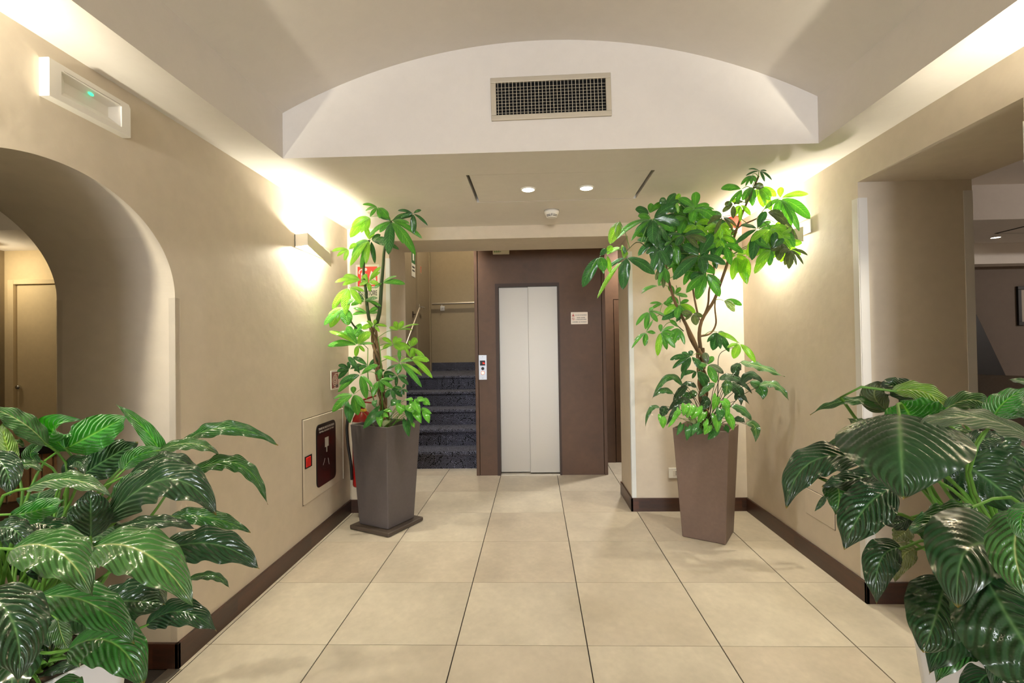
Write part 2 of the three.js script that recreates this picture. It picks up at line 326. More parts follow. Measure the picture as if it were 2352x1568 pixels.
{ // through the opening on the right: a grey room
  struct('floor_room', B(2.3, 9.5, -0.12, -0.006, -2.5, 7.2), M.tiles[1]);
  struct('wall_room_end', B(2.3, 9.5, 0, 3.4, 6.75, 6.95), M.greyWall);
  struct('wall_room_side', B(9.3, 9.5, 0, 3.4, -2.5, 6.8), M.greyWall);
  struct('wall_room_back', B(2.3, 9.5, 0, 3.4, -2.6, -2.4), M.greyWall);
  struct('ceiling_room', merge([B(2.3, 9.5, 2.97, 3.4, -2.5, 5.3), B(2.3, 9.5, 2.607, 3.4, 5.22, 6.6)]), M.ceiling);
  struct('beam_room', B(2.3, 9.5, 2.342, 3.2, 6.5, 6.76), M.ceiling);
  const p = thing('ceiling_hatch', 'flush rectangular ceiling panel outlined by a thin dark gap in the grey room', 'hatch', [0, 0, 0]);
  mesh('panel', B(5.42, 7.6, 2.6, 2.612, 5.4, 5.88), M.ceiling, p);
  mesh('gap', B(5.40, 7.62, 2.603, 2.612, 5.375, 5.905), M.shadow, p);
  const dl = thing('recessed_downlight', 'small bright recessed downlight in the ceiling of the grey room', 'downlight', [5.61, 2.605, -6.12]);
  const rg = new THREE.TorusGeometry(0.05, 0.006, 8, 28); rg.rotateX(Math.PI / 2); mesh('trim_ring', rg, M.white, dl);
  const cg = new THREE.CylinderGeometry(0.046, 0.046, 0.006, 24); mesh('lens', cg, M.spotGlow, dl);
}

// ───────── wall lamps and ceiling spots ─────────
function wallLamp(label, side, d0) {              // side -1: on the left wall, its closed end nearer; +1: on the right wall, turned round
  const o = thing('wall_lamp', label, 'wall lamp', [side < 0 ? XL : XR, 2.045, -(d0 + 0.276)], side < 0 ? 0 : Math.PI, 'zigzag metal wall lamps along the hall');
  // local: x away from the wall, y up, z = +0.276 at the closed end
  const plate = new THREE.BoxGeometry(0.006, 0.085, 0.552); plate.translate(0.004, 0.04, 0); mesh('back_plate', plate, M.lampBody, o);
  const slab = (pts, t) => {                      // a folded sheet from (x, z, y low, y high) stations
    const pos = [], idx = [];
    pts.forEach(([x, z, a, b], i) => { const n = pts[Math.min(i + 1, pts.length - 1)], p = pts[Math.max(i - 1, 0)], dx = n[0] - p[0], dz = n[1] - p[1], l = Math.hypot(dx, dz), ox = -dz / l * t, oz = dx / l * t; pos.push(x, a, z, x, b, z, x - ox, b, z - oz, x - ox, a, z - oz); });
    for (let i = 0; i < pts.length - 1; i++) for (let k = 0; k < 4; k++) { const a = i * 4 + k, b = i * 4 + (k + 1) % 4; idx.push(a, b, a + 4, b, b + 4, a + 4); }
    const e = (pts.length - 1) * 4; idx.push(0, 2, 1, 0, 3, 2, e, e + 1, e + 2, e, e + 2, e + 3);
    const g = new THREE.BufferGeometry(); g.setAttribute('position', new THREE.Float32BufferAttribute(pos, 3)); g.setIndex(idx);
    const f = g.toNonIndexed(); f.computeVertexNormals(); return uvBox(f);
  };
  mesh('end_cap', slab([[0.002, 0.276, 0, 0.08], [0.088, 0.276, 0.008, 0.09]], 0.003), M.lampBody, o);
  mesh('front_panel', slab([[0.09, 0.276, 0.008, 0.09], [0.03, -0.235, -0.05, 0.042]], 0.003), M.lampBody, o);
  const b = new THREE.CapsuleGeometry(0.006, 0.07, 4, 10); b.rotateX(Math.PI / 2); b.translate(0.04, 0.04, 0.12); mesh('bulb', b, M.bulb, o);
  const l = new THREE.PointLight(new THREE.Color(1, 0.93, 0.74), LAMP); l.name = 'wall_lamp_light'; l.position.set(0.04, 0.04, 0.12); l.castShadow = true; l.shadow.radius = 0.8; o.add(l);
}
wallLamp('folded beige wall lamp throwing light up and down beside the fire hose cabinet', -1, 3.164);
wallLamp('folded beige wall lamp half hidden behind the leaves of the tree in the brown pot', 1, 3.07);
wallLamp('folded beige wall lamp high beside the arch, nearer the entrance', -1, 0.75);
wallLamp('folded beige wall lamp high beside the wide opening, nearer the entrance', 1, 0.8);
{
  const p = thing('access_panel', 'flush white ceiling panel framed by dark gaps and holding two spotlights', 'panel', [0.163, YC, -3.139]);
  const g = new RoundedBoxGeometry(1.066, 0.02, 0.536, 1, 0.002); g.translate(0, 0.011, 0); mesh('panel', uvBox(g), M.ceiling, p);
  const hang = new THREE.BoxGeometry(0.03, 0.12, 0.03); hang.translate(-0.45, 0.08, 0); mesh('hanger', hang, M.shadow, p);
  const h2 = hang.clone(); h2.translate(0.9, 0, 0); mesh('hanger', h2, M.shadow, p);
}
function spot(name, label, x, y, d, target, power) {
  const o = thing(name, label, 'spotlight', [x, y, -d], 0);
  const r = new THREE.TorusGeometry(0.043, 0.006, 10, 32); r.rotateX(Math.PI / 2); mesh('trim_ring', r, M.white, o);
  const c = new THREE.SphereGeometry(0.04, 24, 8, 0, Math.PI * 2, 0, Math.PI / 2); c.rotateX(Math.PI); c.scale(1, 0.32, 1); mesh('lens', c, M.spotGlow, o);
  const l = new THREE.SpotLight(new THREE.Color(1, 0.965, 0.9), power, 0, 1.15, 0.8); l.name = 'spot_light'; l.position.set(0, -0.022, 0); l.target.position.set(target[0], target[1], target[2]); l.castShadow = true; l.shadow.radius = 2; o.add(l, l.target);
}
spot('spotlight', 'glowing ceiling spotlight in the white panel, farther from the tree in the brown pot', -0.026, YC - 0.001, 3.15, [0, -2, 0], SPOT);
spot('spotlight', 'glowing ceiling spotlight in the white panel, nearer the tree in the brown pot', 0.348, YC - 0.001, 3.15, [0, -2, 0], SPOT);
spot('unseen_lobby_spotlight', 'unseen spotlight in the lobby ceiling, out of view, lighting the brown flush door', 1.05, 2.712, 5.45, [0, -2, 0], 12);  // out of view, placed to light the top of the service wall
spot('unseen_lobby_spotlight', 'unseen spotlight in the lobby ceiling, out of view, lighting the stair wall', -0.85, 2.712, 5.05, [-0.55, -1.6, -0.9], 9);  // out of view, aimed to light the wall along the stairs
{ // unseen lamps, out of view, placed to light corridor, grey room and stair head
  const bulb = (name, label, x, y, d, power, color) => {
    const o = thing(name, label, 'ceiling lamp', [x, y, -d]);
    const s = new THREE.SphereGeometry(0.07, 20, 12, 0, Math.PI * 2, 0, Math.PI / 2); s.rotateX(Math.PI); mesh('shade', s, M.bulb, o);
    const r = new THREE.CylinderGeometry(0.085, 0.085, 0.02, 28); r.translate(0, 0.005, 0); mesh('rim', r, M.white, o);
    const rod = new THREE.CylinderGeometry(0.006, 0.006, 0.24, 10); rod.translate(0, 0.13, 0); mesh('rod', rod, M.white, o);
    const l = new THREE.PointLight(color, power); l.name = 'unseen_lamp_light'; l.position.set(0, -0.09, 0); l.castShadow = true; l.shadow.radius = 3; o.add(l);
  };
  bulb('unseen_ceiling_lamp', 'unseen round lamp, out of view, lighting the corridor beyond the arch', -7.4, 2.66, 6.35, 1.3, new THREE.Color(1, 0.86, 0.6));  // hung low out of view to light the corridor ceiling
  bulb('unseen_ceiling_lamp', 'unseen round lamp, out of view, lighting the middle of the corridor', -4.6, 3.27, 2.6, 6, new THREE.Color(1, 0.84, 0.56));
  bulb('unseen_ceiling_lamp', 'unseen round lamp, out of view, lighting the grey room', 8.6, 2.94, 3.2, 18, new THREE.Color(1, 0.9, 0.82));
  bulb('unseen_ceiling_lamp', 'unseen round lamp, out of view, lighting the landing of the stairs', -0.95, 4.07, 7.2, 7, new THREE.Color(1, 0.88, 0.66));
}

// ───────── fittings ─────────
{ // air vent in the end of the coffer
  const o = thing('air_vent', 'rectangular metal air vent with a black slatted grid below the vault', 'vent', [0.104, 2.657, -2.542], 0);
  o.rotation.z = 0.014;
  const w = 0.312, h = 0.112, f = 0.028;
  for (const [g, r] of [[[w * 2, f], [0, h - f / 2]], [[w * 2, f], [0, -h + f / 2]], [[f, h * 2 - f * 2], [-w + f / 2, 0]], [[f, h * 2 - f * 2], [w - f / 2, 0]]]) {
    const b = new RoundedBoxGeometry(g[0], g[1], 0.014, 2, 0.003); b.translate(r[0], r[1], 0.006); mesh('frame', uvBox(b), M.grille, o);
  }
  const back = new THREE.BoxGeometry(w * 2 - 0.03, h * 2 - 0.03, 0.002); back.translate(0, 0, 0.0015); mesh('dark_backing', back, std('#020202', { roughness: 1 }), o);  // flat black sheet standing in for the unlit depth of a duct
  const vb = new THREE.BoxGeometry(0.0027, h * 2 - f * 2, 0.004); vb.translate(0, 0, 0.0095);
  for (let i = 0; i < 29; i++) { const s = mesh('vertical_slat', vb, M.grille, o); s.position.x = -w + f + 0.0105 + i * 0.0192; }
  const hb = new THREE.BoxGeometry(w * 2 - f * 2, 0.002, 0.003); hb.translate(0, 0, 0.0055);
  for (let i = 0; i < 9; i++) { const s = mesh('horizontal_slat', hb, M.brushed, o); s.position.y = h - f - 0.024 - i * 0.0165; }
}
{ // emergency light high on the left wall
  const o = thing('emergency_light', 'white rectangular emergency light with a small green glow above the arch', 'emergency light', [XL, 2.249, -1.664], Math.PI / 2);
  const w = 0.157, h = 0.06;                       // local x runs towards the camera along the wall, z away from the wall
  const frame = (a, b, z0, z1) => { const s = new THREE.Shape([[-w, -h], [w, -h], [w, h - 0.012], [w - 0.008, h], [-w, h]].map((p) => new THREE.Vector2(...p))); s.holes.push(new THREE.Path([[-a, -b], [a, -b], [a, b], [-a, b]].map((p) => new THREE.Vector2(...p)))); const g = new THREE.ExtrudeGeometry(s, { depth: z1 - z0, bevelEnabled: true, bevelSize: 0.002, bevelThickness: 0.002, bevelSegments: 2 }); g.translate(0, 0, z0); return uvBox(g); };
  o.rotation.y = Math.PI / 2;
  mesh('housing', frame(0.118, 0.04, 0, 0.03), M.white, o);
  const inner = new THREE.BufferGeometry(), A = [[-0.118, -0.04, 0.031], [0.118, -0.04, 0.031], [0.118, 0.04, 0.031], [-0.118, 0.04, 0.031]], C = [[-0.085, -0.015, 0.008], [0.085, -0.015, 0.008], [0.085, 0.022, 0.008], [-0.085, 0.022, 0.008]], P = [];
  for (let i = 0; i < 4; i++) { const j = (i + 1) % 4; P.push(...A[i], ...A[j], ...C[j], ...A[i], ...C[j], ...C[i]); }
  P.push(...C[0], ...C[1], ...C[2], ...C[0], ...C[2], ...C[3]);
  inner.setAttribute('position', new THREE.Float32BufferAttribute(P, 3)); inner.computeVertexNormals(); mesh('reflector', uvBox(inner), M.white, o);
  const led = new THREE.SphereGeometry(0.0075, 14, 10); led.scale(1.5, 0.8, 0.6); led.translate(0.002, 0.026, 0.02); mesh('indicator', led, M.greenGlow, o);
  const line = new THREE.BoxGeometry(0.22, 0.0015, 0.002); line.translate(0, 0.043, 0.0322); mesh('seam', line, std('#a9a298'), o);
}
{ // smoke detector
  const o = thing('smoke_detector', 'round white smoke detector on the ceiling beyond the panel with spotlights', 'smoke detector', [0.142, YC, -3.66]);
  const prof = [[0, 0], [0.056, 0], [0.056, -0.016], [0.053, -0.026], [0.045, -0.034], [0.04, -0.05], [0.03, -0.056], [0, -0.058]].map((p) => new THREE.Vector2(...p)).reverse();
  mesh('body', new THREE.LatheGeometry(prof, 40), M.white, o);
  for (const [r, y] of [[0.0435, -0.0385], [0.041, -0.0465]]) for (const a of [-0.62, 0.62]) { const t = new THREE.TorusGeometry(r, 0.0022, 6, 14, 0.85); t.rotateX(Math.PI / 2); t.rotateY(-a - Math.PI / 2 + 0.425); t.translate(0, y, 0); mesh('slot', t, M.black, o); }
  const s = new THREE.BoxGeometry(0.005, 0.018, 0.004); s.rotateX(0.25); s.translate(0, -0.04, 0.043); mesh('slot', s, M.black, o);
}
{ // lift call panel
  const o = thing('call_panel', 'slim silver lift call panel with a red display and a glowing button', 'call panel', [-0.558, 1.153, -5.228]);
  const bx = (w, h, d, x, y, z, r = 0.002) => { const g = new RoundedBoxGeometry(w, h, d, 2, Math.min(r, d / 2.1)); g.translate(x, y, z); return g; };
  mesh('plate', bx(0.086, 0.262, 0.01, 0, 0, 0.001), std('#b9bcc4', { roughness: 0.35, metalness: 0.3 }), o);
  mesh('display', bx(0.056, 0.054, 0.004, -0.001, 0.047, 0.007, 0.002), M.black, o);
  for (const [dx, cells] of [[0, [1, 1, 0, 1, 1, 1, 1]], [0.011, [1, 0, 0, 1, 1, 1, 1]]]) {
    const seg = [[0, 0.009, 1], [-0.004, 0.0045, 0], [0.004, 0.0045, 0], [0, 0, 1], [-0.004, -0.0045, 0], [0.004, -0.0045, 0], [0, -0.009, 1]].filter((q, i) => cells[i]);
    mesh('digit', merge(seg.map(([x, y, h]) => { const g = new THREE.BoxGeometry(h ? 0.006 : 0.002, h ? 0.002 : 0.007, 0.001); g.translate(x + dx + 0.006, y + 0.047, 0.0098); return g; })), M.redGlow, o);
  }
  const disc = (r, y, m, n) => { const g = new THREE.CylinderGeometry(r, r, 0.004, 28); g.rotateX(Math.PI / 2); g.translate(0, y, 0.007); mesh(n, g, m, o); };
  disc(0.0165, -0.012, M.black, 'key_switch'); disc(0.0185, -0.058, M.buttonGlow, 'button');
  const t = new THREE.TorusGeometry(0.0185, 0.002, 8, 28); t.translate(0, -0.058, 0.009); mesh('button_ring', t, M.redSoft, o);
  for (const y of [0.114, -0.114]) { const g = new THREE.CylinderGeometry(0.003, 0.003, 0.002, 10); g.rotateX(Math.PI / 2); g.translate(0, y, 0.007); mesh('screw', g, M.bronzeDark, o); }
}
function sign(name, label, pos, turn, w, h, draw, th = 0.004, r = 0.006, category = 'sign') {
  const o = thing(name, label, category, pos, turn);
  const s = new THREE.Shape(); s.moveTo(-w / 2 + r, -h / 2); s.lineTo(w / 2 - r, -h / 2); s.quadraticCurveTo(w / 2, -h / 2, w / 2, -h / 2 + r); s.lineTo(w / 2, h / 2 - r); s.quadraticCurveTo(w / 2, h / 2, w / 2 - r, h / 2); s.lineTo(-w / 2 + r, h / 2); s.quadraticCurveTo(-w / 2, h / 2, -w / 2, h / 2 - r); s.lineTo(-w / 2, -h / 2 + r); s.quadraticCurveTo(-w / 2, -h / 2, -w / 2 + r, -h / 2);
  mesh('plate', uvBox(new THREE.ExtrudeGeometry(s, { depth: th, bevelEnabled: false })), M.white, o);
  const f = new THREE.ShapeGeometry(s), p = f.attributes.position, uv = f.attributes.uv;
  for (let i = 0; i < p.count; i++) uv.setXY(i, p.getX(i) / w + 0.5, p.getY(i) / h + 0.5);
  f.translate(0, 0, th + 0.0006);
  const px = Math.round(Math.min(1024, 2600 * w)), py = Math.round(px * h / w);
  mesh('print', f, new THREE.MeshStandardMaterial({ map: canvasTexture(px, py, draw), roughness: 0.4 }), o);
  return o;
}
const centred = (c, t, x, y, size, width, style = 'bold') => { c.font = `${style} ${size}px sans-serif`; c.textAlign = 'center'; c.textBaseline = 'middle'; const m = c.measureText(t).width; c.save(); c.translate(x, y); c.scale(width / m, 1); c.fillText(t, 0, 0); c.restore(); };
sign('fire_notice', 'small cream notice with red symbols on the brown panel beside the lift door', [0.479, 1.662, -5.234], 0, 0.178, 0.128, (c, w, h) => {
  c.fillStyle = '#f1e4d4'; c.fillRect(0, 0, w, h); c.fillStyle = '#3a3230';
  centred(c, 'IN CASO DI INCENDIO', w * 0.6, h * 0.25, h * 0.1, w * 0.68);
  centred(c, 'NON USARE', w * 0.6, h * 0.46, h * 0.11, w * 0.5); centred(c, "L'ASCENSORE", w * 0.6, h * 0.61, h * 0.11, w * 0.64);
  centred(c, 'USARE LE SCALE', w * 0.5, h * 0.82, h * 0.11, w * 0.84);
  c.strokeStyle = '#c0392b'; c.lineWidth = h * 0.025;
  c.beginPath(); c.moveTo(w * 0.07, h * 0.34); c.lineTo(w * 0.14, h * 0.12); c.lineTo(w * 0.2, h * 0.34); c.closePath(); c.stroke();
  c.fillStyle = '#c0392b'; c.beginPath(); c.moveTo(w * 0.1, h * 0.33); c.quadraticCurveTo(w * 0.1, h * 0.24, w * 0.14, h * 0.2); c.quadraticCurveTo(w * 0.18, h * 0.27, w * 0.17, h * 0.33); c.fill();
  c.beginPath(); c.arc(w * 0.135, h * 0.55, h * 0.1, 0, 7); c.stroke(); c.beginPath(); c.moveTo(w * 0.09, h * 0.48); c.lineTo(w * 0.18, h * 0.62); c.stroke();
  c.fillStyle = '#3a3230'; c.fillRect(w * 0.125, h * 0.5, w * 0.02, h * 0.09);
});
sign('extinguisher_sign', 'red and white fire extinguisher sign behind the tree in the dark grey pot', [-1.396, 1.925, -(DB - 0.001)], 0, 0.198, 0.305, (c, w, h) => {
  c.fillStyle = '#f0ece0'; c.fillRect(0, 0, w, h); c.fillStyle = '#e2402a'; c.fillRect(w * 0.08, h * 0.06, w * 0.84, h * 0.54);
  c.fillStyle = '#f4efe6';
  c.fillRect(w * 0.22, h * 0.27, w * 0.2, h * 0.29); c.beginPath(); c.arc(w * 0.32, h * 0.27, w * 0.1, Math.PI, 0); c.fill();
  c.fillRect(w * 0.27, h * 0.13, w * 0.1, h * 0.08); c.beginPath(); c.arc(w * 0.42, h * 0.135, w * 0.07, 0, 7); c.fill();
  c.lineWidth = w * 0.045; c.strokeStyle = '#f4efe6'; c.beginPath(); c.arc(w * 0.27, h * 0.22, w * 0.13, Math.PI * 0.85, Math.PI * 1.6); c.stroke();
  c.fillStyle = '#e2402a'; c.fillRect(w * 0.24, h * 0.3, w * 0.16, h * 0.03); c.fillRect(w * 0.24, h * 0.42, w * 0.16, h * 0.03);
  c.fillStyle = '#f4efe6'; c.beginPath(); c.moveTo(w * 0.6, h * 0.56); c.quadraticCurveTo(w * 0.52, h * 0.4, w * 0.66, h * 0.17); c.quadraticCurveTo(w * 0.92, h * 0.34, w * 0.86, h * 0.56); c.fill();
  c.strokeStyle = '#e2402a'; c.lineWidth = w * 0.025; for (const k of [0, 0.07]) { c.beginPath(); c.moveTo(w * 0.64, h * (0.36 + k)); c.quadraticCurveTo(w * 0.75, h * (0.42 + k), w * 0.84, h * (0.46 + k)); c.stroke(); }
  c.fillStyle = '#1b1b1b'; centred(c, '001', w * 0.76, h * 0.64, h * 0.055, w * 0.22);
  centred(c, 'ESTINTORE', w * 0.5, h * 0.79, h * 0.19, w * 0.82);
});
sign('hose_sign', 'small dark red sign with a white hose spiral above the fire hose cabinet', [XL + 0.001, 1.129, -3.784], Math.PI / 2, 0.148, 0.146, (c, w, h) => {
  c.fillStyle = '#efe9e0'; c.fillRect(0, 0, w, h); c.fillStyle = '#7c1416'; c.fillRect(w * 0.07, h * 0.07, w * 0.86, h * 0.86);
  c.strokeStyle = '#f0e6dc'; c.lineWidth = w * 0.035; c.beginPath();
  for (let i = 0; i <= 200; i++) { const t = i / 200 * 3.3 * Math.PI * 2, r = w * (0.04 + 0.31 * i / 200); c.lineTo(w * 0.48 + r * Math.cos(t), h * 0.54 + r * Math.sin(t)); }
  c.stroke(); c.beginPath(); c.moveTo(w * 0.46, h * 0.17); c.lineTo(w * 0.88, h * 0.17); c.stroke();
  c.fillStyle = '#1c1012'; c.fillRect(w * 0.58, h * 0.76, w * 0.3, h * 0.12);
});
{ // fire hose cabinet let into the left wall
  const o = thing('fire_hose_cabinet', 'flush beige fire hose cabinet with a dark red window set in the wall', 'cabinet', [XL, 0.61, -3.575], Math.PI / 2);
  const w = 0.33, h = 0.283;                       // local +x is the side further from the camera
  const q = (a, b, c, d, z0, z1, r = 0.002) => { const g = new RoundedBoxGeometry(b - a, d - c, z1 - z0, 1, Math.min(r, (z1 - z0) / 2.1)); g.translate((a + b) / 2, (c + d) / 2, (z0 + z1) / 2); return uvBox(g); };
  mesh('frame_gap', merge([q(-w - 0.006, w + 0.006, h, h + 0.006, 0, 0.0025), q(-w - 0.006, w + 0.006, -h - 0.006, -h, 0, 0.0025), q(-w - 0.005, -w, -h, h, 0, 0.0025), q(w, w + 0.006, -h, h, 0, 0.0025)]), std('#5f5346'), o);
  const door = mesh('door', q(-w, w, -h, h, 0, 0.012), M.wall, o);
  mesh('hinge_edge', q(w, w + 0.014, -h, h, 0.001, 0.014), M.white, o);
  const s = new THREE.Shape(), a = -0.148, b = 0.176, c0 = -0.222, c1 = 0.216, r = 0.045; s.moveTo(a + r, c0); s.lineTo(b - r, c0); s.quadraticCurveTo(b, c0, b, c0 + r); s.lineTo(b, c1 - r); s.quadraticCurveTo(b, c1, b - r, c1); s.lineTo(a + r, c1); s.quadraticCurveTo(a, c1, a, c1 - r); s.lineTo(a, c0 + r); s.quadraticCurveTo(a, c0, a + r, c0);
  const f = new THREE.ExtrudeGeometry(s, { depth: 0.003, bevelEnabled: true, bevelSize: 0.004, bevelThickness: 0.002, bevelSegments: 2 }); f.translate(0, 0, 0.0125); mesh('window_seal', uvBox(f), M.black, o);
  const wf = new THREE.ShapeGeometry(s), p = wf.attributes.position, uv = wf.attributes.uv;
  for (let i = 0; i < p.count; i++) uv.setXY(i, (p.getX(i) - a) / (b - a), (p.getY(i) - c0) / (c1 - c0));
  wf.translate(0, 0, 0.0185);
  mesh('window', wf, new THREE.MeshPhysicalMaterial({ roughness: 0.4, clearcoat: 0.25, clearcoatRoughness: 0.2, map: canvasTexture(512, 690, (c, W, H) => {
    c.fillStyle = '#2a0809'; c.fillRect(0, 0, W, H);
    c.fillStyle = '#070203'; c.fillRect(W * 0.66, 0, W * 0.34, H); c.fillRect(0, 0, W, H * 0.16);
    c.fillStyle = '#060304'; c.beginPath(); c.ellipse(W * 0.5, H * 0.54, W * 0.42, H * 0.26, 0, 0, 7); c.fill();
    c.strokeStyle = '#2c1c16'; c.lineWidth = 7; for (const k of [0.36, 0.28, 0.2]) { c.beginPath(); c.ellipse(W * 0.5, H * 0.54, W * k, H * k * 0.62, 0, 0, 7); c.stroke(); }
    c.fillStyle = '#f2efe8'; centred(c, 'TIRARE IN CASO DI INCENDIO', W * 0.5, H * 0.065, H * 0.05, W * 0.84); centred(c, 'TO PULL IN EVENT OF FIRE', W * 0.5, H * 0.12, H * 0.035, W * 0.78);
    c.fillStyle = '#cfcfca'; c.fillRect(W * 0.4, H * 0.24, W * 0.2, H * 0.16); c.fillRect(W * 0.47, H * 0.4, W * 0.05, H * 0.09);
    c.strokeStyle = '#c9cdd0'; c.lineWidth = 10; c.beginPath(); c.moveTo(W * 0.3, H * 0.68); c.lineTo(W * 0.4, H * 0.58); c.moveTo(W * 0.62, H * 0.72); c.lineTo(W * 0.56, H * 0.6); c.stroke();
  }) }), o);
  mesh('latch_frame', q(-0.324, -0.222, -0.045, 0.038, 0.012, 0.017), M.black, o);
  mesh('latch', q(-0.316, -0.252, -0.036, 0.03, 0.015, 0.024, 0.004), std('#d3261f', { roughness: 0.35 }), o);
}
{ // fire extinguisher standing behind the left pot
  const o = thing('fire_extinguisher', 'red fire extinguisher with a white band and black hose behind the dark grey pot', 'fire extinguisher', [-1.4, 0.0, -3.93]);
  const hang = 0.27;
  const prof = [[0, 0], [0.078, 0], [0.082, 0.01], [0.082, 0.5], [0.075, 0.545], [0.05, 0.585], [0.024, 0.6], [0.02, 0.62], [0, 0.62]].map((p) => new THREE.Vector2(p[0], p[1] + hang));
  mesh('cylinder', new THREE.LatheGeometry(prof, 36), M.red, o);
  const band = new THREE.CylinderGeometry(0.083, 0.083, 0.024, 36, 1, true); band.translate(0, hang + 0.535 - 0.02 - 0.01, 0); mesh('label_band', band, M.white, o);
  const neck = new THREE.CylinderGeometry(0.028, 0.034, 0.02, 20); neck.translate(0, hang + 0.605, 0); mesh('collar', neck, std('#d9b62c', { roughness: 0.5 }), o);
  mesh('valve', merge([uvBox(new THREE.CylinderGeometry(0.02, 0.02, 0.05, 16).translate(0, hang + 0.64, 0)), uvBox(new RoundedBoxGeometry(0.03, 0.02, 0.03, 1, 0.004).translate(0, hang + 0.67, 0))]), M.bronzeDark, o);
  const lev = new RoundedBoxGeometry(0.13, 0.014, 0.022, 2, 0.005); lev.rotateZ(0.3); lev.translate(0.05, hang + 0.7, 0); mesh('lever', lev, M.red, o);
  const lev2 = new RoundedBoxGeometry(0.11, 0.012, 0.022, 2, 0.005); lev2.rotateZ(-0.12); lev2.translate(0.05, hang + 0.665, 0); mesh('handle', lev2, M.red, o);
  mesh('hose', tube([V(-0.02, hang + 0.65, 0.01), V(-0.08, hang + 0.62, 0.03), V(-0.108, hang + 0.5, 0.05), V(-0.1, hang + 0.35, 0.06), V(-0.075, hang + 0.2, 0.07), V(-0.07, hang + 0.06, 0.06)], 0.011, 40, 10), M.black, o);
  mesh('bracket', merge([uvBox(new THREE.BoxGeometry(0.05, 0.4, 0.012).translate(0, hang + 0.3, -0.144)), uvBox(new THREE.BoxGeometry(0.04, 0.03, 0.08).translate(0, hang + 0.42, -0.11)), uvBox(new THREE.BoxGeometry(0.04, 0.03, 0.08).translate(0, hang + 0.1, -0.11))]), M.bronzeDark, o);
}
{ // alarm button box on the back wall behind the left tree
  const o = thing('alarm_box', 'small white box on the wall below the fire extinguisher sign', 'alarm box', [-1.412, 1.552, -DB]);
  const g = new RoundedBoxGeometry(0.07, 0.085, 0.04, 3, 0.006); g.translate(0, 0, 0.02); mesh('housing', uvBox(g), M.white, o);
  const p = new RoundedBoxGeometry(0.046, 0.03, 0.006, 2, 0.002); p.translate(0, -0.008, 0.041); mesh('push_plate', uvBox(p), std('#cfc8bb'), o);
}
{ // red alarm sounder under the ceiling on the right
  const o = thing('alarm_sounder', 'red round alarm sounder under the ceiling behind the tree in the brown pot', 'alarm sounder', [1.622, 2.335, -3.99]);
  const prof = [[0, 0.045], [0.05, 0.045], [0.052, -0.025], [0.046, -0.034], [0.043, -0.03], [0.043, -0.01], [0, -0.008]].map((p) => new THREE.Vector2(...p)).reverse();
  mesh('body', new THREE.LatheGeometry(prof, 32), M.redSoft, o);
  const b = new RoundedBoxGeometry(0.06, 0.05, 0.05, 2, 0.005); b.translate(0, 0.01, -0.065); mesh('mount', uvBox(b), M.redSoft, o);
}
{ // emergency light box above the lift
  const o = thing('exit_lamp', 'pale emergency light box with green lettering above the lift, cut off by the lintel', 'emergency light', [-0.343, 2.412, -5.235]);
  const g = new RoundedBoxGeometry(0.176, 0.11, 0.04, 3, 0.006); g.translate(0, 0, 0.02); mesh('housing', uvBox(g), std('#d9d2b6', { roughness: 0.4 }), o);
  const p = new THREE.PlaneGeometry(0.16, 0.036); p.translate(0, -0.03, 0.0408);
  mesh('print', p, new THREE.MeshStandardMaterial({ roughness: 0.4, map: canvasTexture(320, 72, (c, w, h) => { c.fillStyle = '#e3dcc0'; c.fillRect(0, 0, w, h); c.fillStyle = '#5d8a3a'; for (let i = 0; i < 8; i++) c.fillRect(8 + i * 17, h * (i % 3 ? 0.3 : 0.2), 11, h * (i % 3 ? 0.45 : 0.55)); c.fillStyle = '#16120c'; c.beginPath(); c.arc(w * 0.48, h * 0.5, 8, 0, 7); c.fill(); }) }), o);
}
{ // socket behind the right pot, access hatch low on the right wall
  const o = thing('wall_socket', 'white wall socket just above the skirting beside the brown pot', 'socket', [1.125, 0.312, -DB]);
  const g = new RoundedBoxGeometry(0.085, 0.083, 0.012, 3, 0.003); g.translate(0, 0, 0.006); mesh('plate', uvBox(g), M.white, o);
  const i = new RoundedBoxGeometry(0.042, 0.05, 0.006, 2, 0.002); i.translate(0.012, 0, 0.011); mesh('insert', uvBox(i), std('#d9d3c8'), o);
  for (const y of [0.012, 0, -0.012]) { const c = new THREE.CylinderGeometry(0.0035, 0.0035, 0.002, 10); c.rotateX(Math.PI / 2); c.translate(0.014, y, 0.0142); mesh('pin_hole', c, M.shadow, o); }
  const h = thing('wall_hatch', 'flush painted access hatch low on the wall, outlined by a thin gap', 'hatch', [XR, 0.36, -3.05], -Math.PI / 2);
  const d = new RoundedBoxGeometry(0.3, 0.16, 0.006, 1, 0.001); d.translate(0, 0, 0.003); mesh('cover', uvBox(d), M.wall, h);
  const gap = (w, hh, x, y) => new THREE.BoxGeometry(w, hh, 0.002).translate(x, y, 0.001);
  mesh('gap', merge([gap(0.308, 0.003, 0, 0.0815), gap(0.308, 0.003, 0, -0.0815), gap(0.003, 0.16, -0.1515, 0), gap(0.003, 0.16, 0.1515, 0)]), std('#3f362c'), h);
}
sign('door_notice', 'small red printed notice on the beige door at the stair head', [-1.7895, 2.62, -7.72], Math.PI / 2, 0.1, 0.12, (c, w, h) => { c.fillStyle = '#a98f6e'; c.fillRect(0, 0, w, h); c.fillStyle = '#b8402e'; c.fillRect(w * 0.2, h * 0.1, w * 0.6, h * 0.3); c.fillRect(w * 0.1, h * 0.48, w * 0.8, h * 0.1); c.fillRect(w * 0.1, h * 0.64, w * 0.8, h * 0.1); c.fillRect(w * 0.1, h * 0.8, w * 0.6, h * 0.1); }, 0.001, 0.002, 'notice');
